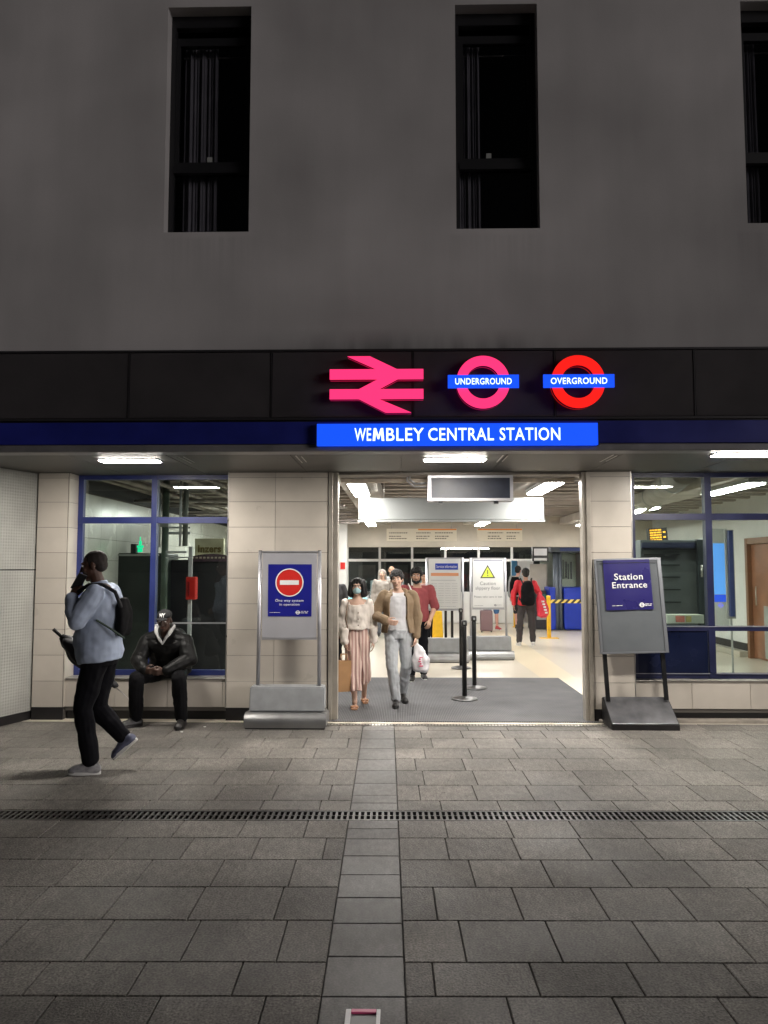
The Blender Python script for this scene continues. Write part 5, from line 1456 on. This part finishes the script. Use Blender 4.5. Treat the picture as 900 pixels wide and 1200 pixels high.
# ---- B: seated man in black leather
gb2 = V((PX(198, YF - .14), YF - .14, 0))
S = person(tuple(gb2), 0, 'seated man in black leather jacket and black cap on the tiled ledge')
J = std(1.75, P=(0, .14, ZL + .10), C=(0.0, .04, .84), N=(.005, -.09, .975), H=(.015, -.17, 1.125), shL=(.20, -.03, .895), shR=(-.20, -.03, .895), elL=(.285, -.12, .70), elR=(-.275, -.13, .69), wrL=(.06, -.27, .595), wrR=(-.16, -.27, .60),
        hiL=(.10, .10, ZL + .085), hiR=(-.10, .10, ZL + .085), knL=(.225, -.30, .525), knR=(-.235, -.29, .525), anL=(.235, -.22, .09), anR=(-.265, -.20, .09), toL=(.05, -1, 0), toR=(-.72, -.70, 0))
J['s'] = 1.0
Mh = HM(J, rx=12, rz=0, s=.95)
body(S, J, SK_dark2, Mh, [((-.9, -.35, -.1), (-.1, -.2, .9), (-.3, .9, .2), .55), ((.9, -.35, .0), (.1, -.2, .9), (.3, .9, .2), .5)])
face_bits(S, Mh, HAIR)
# a warmer pair of hands shows lighter palms
M_leather = mat('black_leather', (.005, .005, .005), .50, nz=(6, .05), spec=.22)
pr = PR(); torso(pr, J, -.06, .94, .045, (1.2, 1.25), n=9)
for sd_ in 'LR': pr.c(tpos(J, .85), J['sh' + sd_], .10, .088); arm(pr, J, sd_, (.070, .062, .045), .022, .88); pr.c(J['el' + sd_].lerp(J['wr' + sd_], .84), J['el' + sd_].lerp(J['wr' + sd_], .9), .050, .046)
finish(vox(pr, .008, 1), 'leather_jacket', M_leather, S, [(.008, (7, 7, 8), 7.0), (.003, (18, 12, 20), 2.0)])
M_hood = cloth('white_hood', (.42, .42, .41), .9)
pr = PR(); hp = []
nk = J['N']
for k_ in range(13):
    a_ = R(200 * k_ / 12 + 170)     # round the neck, open at the throat
    hp.append(nk + V((.098 * math.cos(a_ + R(0)), .0, .0)))
pts = [nk + V((.012, -.145, -.095)), nk + V((-.035, -.135, -.03)), nk + V((-.075, -.09, .035)), nk + V((-.092, -.02, .085)), nk + V((-.05, .05, .09)), nk + V((.05, .05, .09)), nk + V((.095, -.02, .088)), nk + V((.080, -.09, .035)), nk + V((.045, -.135, -.03)), nk + V((.012, -.145, -.095))]
pr.chain(pts, [.012, .016, .021, .024, .026, .026, .024, .021, .016, .012])
finish(vox(pr, .007, 1), 'hood', M_hood, S, [(.004, (16, 16, 16), 1.0)])
pr = PR(); torso(pr, J, -.12, .12, .015, (1.1, 1.1)); leg(pr, J, 'L', (.088, .062, .050), inf=.018, end=.95, inf2=.018); leg(pr, J, 'R', (.088, .062, .050), inf=.018, end=.95, inf2=.018)
me = vox(pr, .008, 2)
for v in me.vertices:
    if v.co.y > .11 and v.co.z < ZL + .003: v.co.z = ZL + .003
finish(me, 'trousers', cloth('black_jeans', (.005, .005, .006), .9, spec=.15), S, [(.006, (9, 9, 8), 2.0), (.003, (22, 22, 18), 5.0)])
for sd_ in 'LR': shoe(S, J, sd_, mat('black_shoe', (.012, .011, .011), .45, nz=(12, .3)), M_black, 1.15)
pr = PR(); pr.e((0, .012, .062), (.084, .100, .066), Mh); me = vox(pr, .006, 1)
Mi = Mh.inverted()
for v in me.vertices:
    q_ = Mi @ v.co
    if q_.z < .045: q_.z = .045 + (q_.z - .045) * .05; v.co = Mh @ q_
capo = finish(me, 'cap', cloth('black_cap', (.012, .012, .013), .8), S)
pr = PR(); pr.e((0, -.105, .046), (.066, .062, .010), Mh); finish(vox(pr, .005, 1), 'peak', MATS['black_cap'], capo)
q = MB(); t_ = MB()
tb = text_bm('NY', -.030, .034, .062, .104, 0, .003, bold=.03)
for v in tb.verts:
    x, z = v.co.x, v.co.z; yy_ = .012 - .100 * math.sqrt(max(.05, 1 - (x / .084) ** 2 - ((z - .062) / .066) ** 2)) - .004 + v.co.y
    v.co = Mh @ V((x, yy_, z))
q.merge(tb); q.build('embroidery', M_letter_w, capo)

# ---- C: woman with bob and mask
gc = G(418.5, 829)
Cw = person((gc.x, gc.y, .012), R(4), 'masked woman with a black bob in cream blouse and striped pink trousers')
J = std(1.56, shL=(.145, .01, 1.245), shR=(-.145, .01, 1.245), elL=(.195, .04, 1.01), elR=(-.20, .03, 1.01), wrL=(.20, -.02, .80), wrR=(-.155, -.10, .80), anR=(-.03, -.10, .075), anL=(.09, .26, .10), knR=(-.05, -.06, .44), knL=(.09, .08, .44), toL=(.1, -1, -.1), toR=(-.05, -1, 0))
Mh = HM(J, rz=-8, s=.92)
body(Cw, J, SK_fair, Mh, [((0, -.1, -1), (-.2, -1, 0), (-1, 0, 0), .35), ((0.05, -.1, -1), (.2, -1, 0), (1, 0, 0), .6)], fem=True, g=(.93, .92), hs=.85, armr=(.040, .034, .024))
face_bits(Cw, Mh, HAIR)
pr = PR(); pr.e((0, .018, .040), (.088, .100, .086), Mh)
for s_ in (-1, 1):
    pr.c((s_ * .075, -.012, .06), (s_ * .092, -.008, -.085), .034, .042, Mh); pr.c((s_ * .060, .05, .05), (s_ * .075, .05, -.085), .05, .055, Mh)
    pr.c((s_ * .020, -.060, .100), (s_ * .078, -.048, .03), .020, .018, Mh); pr.c((s_ * .078, -.048, .03), (s_ * .086, -.045, -.08), .018, .022, Mh)
pr.c((0, .06, .04), (0, .065, -.09), .065, .06, Mh)
finish(vox(pr, .006, 2), 'hair', HAIR, Cw, [(.005, (60, 60, 6), 2.0)])
pr = PR(); pr.e((0, -.055, -.048), (.058, .056, .046), Mh); pr.e((0, -.075, -.035), (.030, .050, .040), Mh)
finish(vox(pr, .005, 1), 'face_mask', cloth('mask_blue', (.42, .62, .66), .8), Cw)
M_blouse = cloth('cream_blouse', (.66, .60, .54), .9)
pr = PR(); torso(pr, J, .18, .82, .016, (.95, .95), flare=.02)
for s_, sd_ in ((1, 'L'), (-1, 'R')):
    pr.c(tpos(J, .70) + V((s_ * .05, 0, 0)), J['sh' + sd_] + V((s_ * -.01, 0, .005)), .065, .052); arm(pr, J, sd_, (.046, .042, .036), .016, .98)
    pr.c(J['wr' + sd_] + V((0, 0, .12)), J['wr' + sd_] + V((0, 0, -.0)), .048, .055)
finish(vox(pr, .007, 2), 'blouse', M_blouse, Cw, [(.010, (9, 9, 12), 1.0), (.006, (24, 24, 14), 4.0)])
q = PR()
for k_ in range(4): q.e((.01, -.118 - .004 * (k_ == 2), 1.14 - .075 * k_), (.008, .006, .008))
finish(mesh_of(q), 'buttons', mat('brown_button', (.12, .07, .04), .4), Cw)
def striped(name, a, b, sc_):
    m = bpy.data.materials.new(name); m.use_nodes = True; n = m.node_tree.nodes; l = m.node_tree.links
    tc = n.new('ShaderNodeTexCoord'); w_ = n.new('ShaderNodeTexWave'); w_.inputs['Scale'].default_value = sc_; w_.inputs['Distortion'].default_value = 1.2; w_.inputs['Detail Scale'].default_value = .5
    l.new(tc.outputs['Object'], w_.inputs['Vector']); cr = n.new('ShaderNodeValToRGB'); cr.color_ramp.elements[0].color = (*a, 1); cr.color_ramp.elements[1].color = (*b, 1)
    cr.color_ramp.elements[0].position = .35; cr.color_ramp.elements[1].position = .6
    l.new(w_.outputs['Fac'], cr.inputs[0]); l.new(cr.outputs[0], n['Principled BSDF'].inputs['Base Color']); n['Principled BSDF'].inputs['Roughness'].default_value = .85
    return m
M_str = striped('striped_trousers', (.64, .50, .43), (.40, .24, .21), 7.5)
pr = PR()
for s_, kx, ky, zz_ in ((-1, -.035, -.10, .20), (1, .065, .12, .30)):
    pr.loft([((s_ * .040, 0, .93), .085, .088), ((s_ * .05, 0, .78), .105, .105), ((s_ * .05 + (kx - s_ * .05) * .3, ky * .3, .60), .095, .11), ((kx + s_ * .015, ky * .7, .40), .085, .10), ((kx + s_ * .005, ky, zz_), .088, .11)], n=64, fold=.16, nf=8, seed=s_)
finish(vox(pr, .007, 1), 'striped_trousers', M_str, Cw, [(.006, (20, 20, 5), 3.0)])
for sd_ in 'LR':
    M_ = foot_frame(J, sd_); q = MB()
    q.box(-.036, .036, -.06, .155, -.0745, -.055, M=M_, bev=.005); q.build('sandal', mat('tan_sandal', (.42, .22, .12), .5), Cw)
    q = PR(); q.c((-.034, .08, -.052), (.034, .08, -.052), .016, .016, M_); q.c((-.030, .09, -.048), (.030, .09, -.048), .020, .020, M_); finish(vox(q, .006, 1), 'sandal_strap', MATS['tan_sandal'], Cw)
T = thing('paper_bag', (gc.x - .155, gc.y - .16, .0), 'brown paper carrier bag in the masked woman\'s hand', 'bag', R(20))
q = MB(); q.prism([(-.085, .22), (.085, .22), (.082, .585), (-.082, .585)], -.05, .05); q.build('bag', mat('kraft_paper', (.36, .20, .09), .8, nz=(7, .12)), T)
q = MB(); q.path([V((-.035, -.048, .58)), V((-.03, -.02, .66)), V((.03, -.02, .66)), V((.035, -.048, .58))], .005); q.path([V((-.035, .048, .58)), V((-.03, .02, .66)), V((.03, .02, .66)), V((.035, .048, .58))], .005); q.build('handles', MATS['kraft_paper'], T)
T = thing('shoulder_bag', (gc.x, gc.y, 0), 'thin brown strap bag over the masked woman\'s shoulder', 'bag')
q = PR(); q.chain([V((-.10, -.10, .92)), V((-.135, -.125, 1.08)), V((-.12, -.11, 1.20)), V((-.105, -.02, 1.30)), V((-.12, .09, 1.22)), V((-.17, .14, 1.0))], [.007] * 6); finish(vox(q, .005, 1), 'strap', mat('brown_strap', (.16, .09, .05), .5), T)
q = PR(); q.loft([((-.17, .17, .82), .09, .03), ((-.17, .17, .90), .10, .04), ((-.17, .16, 1.0), .09, .025)], sq=.6); finish(vox(q, .008, 1), 'pouch', MATS['brown_strap'], T)

# ---- D: man in brown jacket
gd = G(467, 828)
D = person((gd.x, gd.y, .012), R(0), 'man in an open brown jacket, white top and pale grey jeans')
J = std(1.66, H=(-.02, -.02, 1.535), shL=(.175, .01, 1.345), shR=(-.175, .01, 1.345), elR=(-.29, -.01, 1.10), wrR=(-.15, -.20, 1.045), elL=(.235, .03, 1.08), wrL=(.215, -.03, .84), hiL=(.085, 0, .87), hiR=(-.085, 0, .87),
        knR=(-.075, -.09, .47), anR=(-.03, -.07, .09), knL=(.095, .02, .47), anL=(.055, .26, .13), toL=(.25, -1, -.28), toR=(-.05, -1, 0))
Mh = HM(J, rz=-6, ry=-4, s=.97)
body(D, J, SK_fair, Mh, [((0, -.2, -1), (-.1, -1, .2), (-1, 0, 0), .8), ((.9, -.25, -.25), (0, -.2, .9), (.2, .9, .1), .4)])
face_bits(D, Mh, HAIR)
short_hair(D, Mh, HAIR, .014, 2.0, .045)
M_tee = cloth('white_tee', (.62, .62, .64), .9)
pr = PR(); torso(pr, J, -.04, .955, .010, (1.0, 1.0)); pr.c(tpos(J, .88), J['shL'], .06, .05); pr.c(tpos(J, .88), J['shR'], .06, .05)
finish(vox(pr, .007, 2), 'white_top', M_tee, D, [(.005, (7, 7, 11), 1.0), (.003, (18, 18, 18), 2.0)])
M_jkt = cloth('brown_jacket', (.21, .145, .085), .8)
def shell(J, u0, u1, inf, open_deg, n=14, m=44, th=.012, g=(1, 1), flare=0.0, open2=None):
    mb = MB(); rows_o, rows_i = [], []
    for i in range(n + 1):
        u = u0 + (u1 - u0) * i / n; rx, ry = trad(min(u, .93)); c = tpos(J, u)
        od = open_deg + ((open2 or open_deg) - open_deg) * i / n
        ro, ri = [], []
        for k in range(m + 1):
            a = R(-90 + od + (360 - 2 * od) * k / m)
            fl = flare * max(0, 1 - (u - u0) / .3)
            for lst, e in ((ro, inf + fl), (ri, inf + fl - th)):
                lst.append(mb.bm.verts.new(c + V((math.cos(a) * (rx * g[0] * J['s'] + e), math.sin(a) * (ry * g[1] * J['s'] + e), 0))))
        rows_o.append(ro); rows_i.append(ri)
    for i in range(n):
        for k in range(m):
            mb.bm.faces.new([rows_o[i][k], rows_o[i][k + 1], rows_o[i + 1][k + 1], rows_o[i + 1][k]]); mb.bm.faces.new([rows_i[i][k + 1], rows_i[i][k], rows_i[i + 1][k], rows_i[i + 1][k + 1]])
        for k in (0, m): mb.bm.faces.new([rows_o[i][k], rows_i[i][k], rows_i[i + 1][k], rows_o[i + 1][k]])
    for i in (0, n):
        for k in range(m): mb.bm.faces.new([rows_o[i][k], rows_o[i][k + 1], rows_i[i][k + 1], rows_i[i][k]])
    return mb
pr = PR(); sh_ = shell(J, -.03, .93, .045, 42, th=.025, flare=.01, open2=30)
pr.bm.free(); pr.bm = sh_.bm
for sd_, s_ in (('L', 1), ('R', -1)): pr.c(tpos(J, .84) + V((s_ * .09, .01, .005)), J['sh' + sd_], .062, .066); arm(pr, J, sd_, (.056, .050, .038), .018, .93)
pr.chain([tpos(J, .93) + V((-.085, -.075, -.02)), tpos(J, 1.0) + V((-.085, .0, .0)), tpos(J, 1.0) + V((0, .072, .02)), tpos(J, 1.0) + V((.085, .0, .0)), tpos(J, .93) + V((.085, -.075, -.02))], [.02, .024, .026, .024, .02])
finish(vox(pr, .007, 1), 'jacket', M_jkt, D, [(.007, (8, 8, 9), 5.0), (.004, (20, 20, 15), 1.0)])
pr = PR(); torso(pr, J, -.17, .04, .010, (1.0, 1.0)); leg(pr, J, 'L', (.084, .058, .046), inf=.016, end=.97, inf2=.016); leg(pr, J, 'R', (.084, .058, .046), inf=.016, end=.97, inf2=.016)
finish(vox(pr, .007, 1), 'jeans', cloth('pale_jeans', (.42, .44, .46), .9), D, [(.007, (9, 9, 8), 2.0), (.004, (24, 24, 20), 5.0)])
for sd_ in 'LR': shoe(D, J, sd_, MATS['black_shoe'], mat('black_sole', (.02, .02, .02), .5))
T = thing('plastic_bag', (gd.x + .25, gd.y - .05, 0), 'white plastic carrier bag with a pink print in the hand of the man in brown', 'bag')
pr = PR(); pr.loft([((.02, 0, .42), .05, .03), ((.02, 0, .46), .10, .06), ((.02, 0, .56), .115, .075), ((.0, 0, .66), .085, .05), ((-.02, 0, .73), .035, .022), ((-.03, 0, .785), .012, .010)])
pb_ = finish(vox(pr, .008, 2), 'bag', mat('white_plastic', (.74, .72, .74), .3, nz=(6, .05)), T, [(.016, (16, 16, 10), 3.0)])
q = MB()
for x_, z_, w_, h_ in ((.0, .50, .05, .014), (.01, .525, .02, .02), (-.01, .555, .035, .012), (.0, .58, .02, .018), (.005, .605, .04, .010)): q.box(x_, x_ + w_, -.082, -.066, z_, z_ + h_)
q.build('pink_print', mat('pink_print', (.75, .15, .25), .5), T)

# ---- E: bearded man in maroon
gE = G(489, 797)
E = person((gE.x, gE.y, .002), R(0), 'bearded man in a maroon t-shirt walking behind the man in brown')
J = std(1.68, H=(-.01, -.02, 1.565), shL=(.20, .01, 1.365), shR=(-.20, .01, 1.365), elL=(.27, .02, 1.10), wrL=(.19, -.12, .90), elR=(-.26, .03, 1.1), anL=(.10, .10, .09), anR=(-.08, -.12, .09))
Mh = HM(J, rz=-4, s=1.02)
body(E, J, SK_tan, Mh, [((-.2, -.5, -.8), (-.6, -.3, .3), (-.8, .3, -.2), .7), ((0, -.2, -1), (.1, -1, .2), (1, 0, 0), .5)], g=(1.1, 1.15), armr=(.056, .046, .030))
face_bits(E, Mh, HAIR); short_hair(E, Mh, HAIR, .018, 5.0, .02)
pr = PR(); pr.e((0, -.045, -.082), (.050, .048, .032), Mh); pr.e((0, -.068, -.096), (.028, .028, .022), Mh); pr.c((-.02, -.095, -.045), (.02, -.095, -.045), .006, .006, Mh)
for s_ in (-1, 1): pr.c((s_ * .058, -.02, -.02), (s_ * .045, -.035, -.075), .014, .020, Mh)
finish(vox(pr, .006, 1), 'beard', HAIR, E)
M_mar = cloth('maroon_tee', (.24, .045, .05), .85)
pr = PR(); torso(pr, J, -.05, .95, .015, (1.12, 1.18), belly=.03)
for sd_ in 'LR': pr.c(tpos(J, .86), J['sh' + sd_], .075, .066); arm(pr, J, sd_, (.066, .060, .05), .012, 0)
finish(vox(pr, .008, 2), 'tshirt', M_mar, E, [(.006, (7, 7, 9), 3.0), (.003, (18, 18, 18), 1.0)])
pr = PR(); torso(pr, J, -.17, .04, .010, (1.1, 1.1)); leg(pr, J, 'L', inf=.014, end=.96); leg(pr, J, 'R', inf=.014, end=.96)
finish(vox(pr, .009, 2), 'trousers', M_blktr, E, [(.008, (6, 6, 14), 2.0)])
for sd_ in 'LR': shoe(E, J, sd_, MATS['black_shoe'], M_sole)
T = thing('bag_strap', (gE.x, gE.y, 0), 'white strap of a shoulder bag across the bearded man\'s shoulder', 'bag')
q = PR(); q.chain([V((-.02, -.16, 1.25)), V((-.09, -.14, 1.36)), V((-.13, -.03, 1.45)), V((-.13, .10, 1.40)), V((-.05, .17, 1.2))], [.010] * 5); finish(vox(q, .006, 1), 'strap', mat('white_strap', (.7, .7, .7), .6), T)
q = PR(); q.loft([((.0, .20, .98), .10, .03), ((.0, .20, 1.08), .11, .045), ((.0, .20, 1.20), .10, .03)], sq=.6); finish(vox(q, .01, 1), 'pouch', M_dark, T)

# ---- simpler figures farther in the hall
def walker(px, py, H, rz, label, skin, top, bottom, hairm=HAIR, sleeve=.95, shorts=False, shoem=None, girth=1.0, z=.002, pose=None, vx=.010, cut='short', topname='shirt'):
    g = G(px, py); t = person((g.x, g.y, z), R(rz), label)
    s = H / 1.75
    kw = dict(knL=(.10 * s, -.06 * s, .50 * s), anL=(.10 * s, -.10 * s, .09), knR=(-.10 * s, .03 * s, .50 * s), anR=(-.10 * s, .16 * s, .11)); kw.update(pose or {})
    J = std(H, **kw); Mh = HM(J, s=.98)
    body(t, J, skin, Mh, [((0, -.1, -1), (-.1, -1, 0), (-1, 0, 0), .4), ((0, -.1, -1), (.1, -1, 0), (1, 0, 0), .4)], vx=.009, g=(girth, girth))
    face_bits(t, Mh, hairm)
    if cut == 'short': short_hair(t, Mh, hairm, .010, px * .1, 0, vx=.008)
    elif cut == 'long':
        pr = PR(); pr.e((0, .02, .04), (.086, .098, .084), Mh)
        for s_ in (-1, 1): pr.c((s_ * .06, .03, .04), (s_ * .07, .045, -.14), .04, .045, Mh)
        pr.c((0, .06, .02), (0, .065, -.16), .06, .05, Mh); finish(vox(pr, .009, 2), 'hair', hairm, t)
    pr = PR(); torso(pr, J, -.07, .95, .016, (1.05 * girth, 1.1 * girth))
    for sd_ in 'LR': pr.c(tpos(J, .86), J['sh' + sd_], .07 * s, .062 * s); arm(pr, J, sd_, (.054, .048, .038), .014, sleeve)
    finish(vox(pr, vx, 2), topname, top, t, [(.010, (8, 8, 12), px * .3)])
    pr = PR(); torso(pr, J, -.17, .05, .010, (1.0, 1.05))
    for sd_ in 'LR': leg(pr, J, sd_, (.086, .064, .050), inf=.014, end=0 if shorts else .96)
    finish(vox(pr, vx, 2), 'shorts' if shorts else 'trousers', bottom, t, [(.008, (7, 7, 14), px * .2)])
    for sd_ in 'LR': shoe(t, J, sd_, shoem or MATS['black_shoe'], M_sole, voxel=.01)
    return t, g, J
M_redj = cloth('red_jacket', (.55, .015, .03), .6)
s = .95
t, gF, J = walker(617, 757, 1.68, 180, 'person seen from behind in a red jacket walking into the hall', SK_tan, M_redj, cloth('charcoal_trousers', (.035, .03, .032), .85), shoem=mat('white_shoe', (.6, .58, .56), .5),
    pose=dict(elL=(.275, .03, 1.10), wrL=(.26, -.06, .90), elR=(-.29, .02, 1.12), wrR=(-.30, -.04, .92), hiL=(.09, 0, .88), hiR=(-.09, 0, .88), knL=(.13, -.02, .48), anL=(.16, .02, .09), knR=(-.13, -.03, .48), anR=(-.16, -.10, .09)), topname='jacket')
T = thing('backpack', (gF.x, gF.y, 0), 'black backpack on the back of the red jacketed person', 'backpack', R(180))
pr = PR(); pr.loft([((.0, .24, .90), .13, .07), ((.0, .26, .98), .16, .10), ((0, .26, 1.22), .145, .10), ((0, .24, 1.36), .11, .07), ((0, .22, 1.40), .07, .04)], sq=.75)
finish(vox(pr, .01, 2), 'bag', MATS['black_nylon'], T, [(.008, (12, 12, 12), 2.0)])
for s_ in (-1, 1):
    q = PR(); q.chain([V((s_ * .09, .20, 1.34)), V((s_ * .12, .06, 1.465)), V((s_ * .125, -.08, 1.40)), V((s_ * .13, -.14, 1.2)), V((s_ * .15, .10, 1.0))], [.018] * 5); finish(vox(q, .009, 1), 'strap', MATS['black_strap'], T)
T = thing('red_bag', (gF.x + .34, gF.y - .06, 0), 'red and white carrier bag hanging at the side of the red jacketed person', 'bag', R(14))
pr = PR(); pr.loft([((.03, 0, .62), .07, .05), ((.02, 0, .67), .13, .085), ((.0, 0, .85), .135, .085), ((-.04, 0, 1.02), .09, .06), ((-.09, 0, 1.15), .03, .03)], sq=.8)
b = finish(vox(pr, .01, 2), 'bag', mat('red_bag', (.62, .03, .06), .4), T, [(.012, (10, 10, 10), 2.0)])
q = MB()
for k_ in range(5): q.box(-.05 + k_ * .018, .0 + k_ * .018, -.115, -.07, .95 - k_ * .06, .985 - k_ * .06, M=Matrix.Rotation(R(0), 4, 'Y'))
q.build('white_print', M_letter_w, b)
walker(459, 746, 1.74, 0, 'balding man in a pale grey shirt far back at the gates', SK_tan, cloth('pale_grey_shirt', (.34, .34, .36), .9), cloth('stone_trousers', (.40, .38, .36), .9), cut='none')
walker(448, 748, 1.66, 0, 'person in pale clothes and light headscarf far back at the gates', SK_fair, cloth('pale_beige_top', (.36, .33, .30), .9), cloth('slate_trousers', (.20, .22, .26), .9), hairm=cloth('pale_scarf', (.34, .31, .29), .9), cut='long')
walker(497, 751, 1.58, 0, 'dark haired person in dusty pink far behind the bearded man', SK_tan, cloth('dusty_pink_top', (.45, .28, .27), .9), M_blktr)
walker(506, 748, 1.50, 0, 'short person in pale pink top half hidden by the information stand', SK_tan, cloth('pale_pink_top', (.60, .42, .40), .9), cloth('grey_trousers', (.2, .2, .22), .9))
t, gI, J = walker(608, 738, 1.74, 150, 'bare legged person with grey top and black shorts beyond the caution notice', SK_rosy, cloth('grey_top', (.32, .34, .35), .9), cloth('black_shorts', (.015, .015, .018), .9), hairm=HAIR, shorts=True)
T = thing('backpack', (gI.x, gI.y, 0), 'black backpack worn by the bare legged person', 'backpack', R(150))
pr = PR(); pr.loft([((.0, .22, .96), .12, .06), ((.0, .24, 1.04), .15, .09), ((0, .24, 1.28), .14, .09), ((0, .22, 1.44), .10, .05)], sq=.75); finish(vox(pr, .012, 2), 'bag', MATS['black_nylon'], T)
walker(577, 738, 1.70, 20, 'person in blue shorts standing behind the caution notice', SK_rosy, cloth('white_vest', (.55, .55, .55), .9), cloth('blue_shorts', (.05, .13, .28), .85), shorts=True, shoem=cloth('red_shoe', (.35, .05, .05), .7))
walker(390, 778, 1.66, 0, 'person in dark clothes half hidden by the left door jamb', SK_dark, cloth('dark_grey_coat', (.05, .05, .055), .9), M_blktr)
T = thing('suitcase', tuple(G(570, 741)), 'dark red and grey suitcase beside the person in blue shorts', 'suitcase')
MB().box(-.16, .16, -.1, .1, .04, .58, bev=.03).build('shell', mat('suitcase_grey', (.16, .10, .11), .5), T); MB().box(-.07, .07, .05, .07, .58, .80, bev=.006).build('handle', M_dkmetal, T)
for s_ in (-1, 1): MB().tube((s_ * .11, -.04, .022), (s_ * .14, -.04, .022), .022).build('wheel', M_black, T)
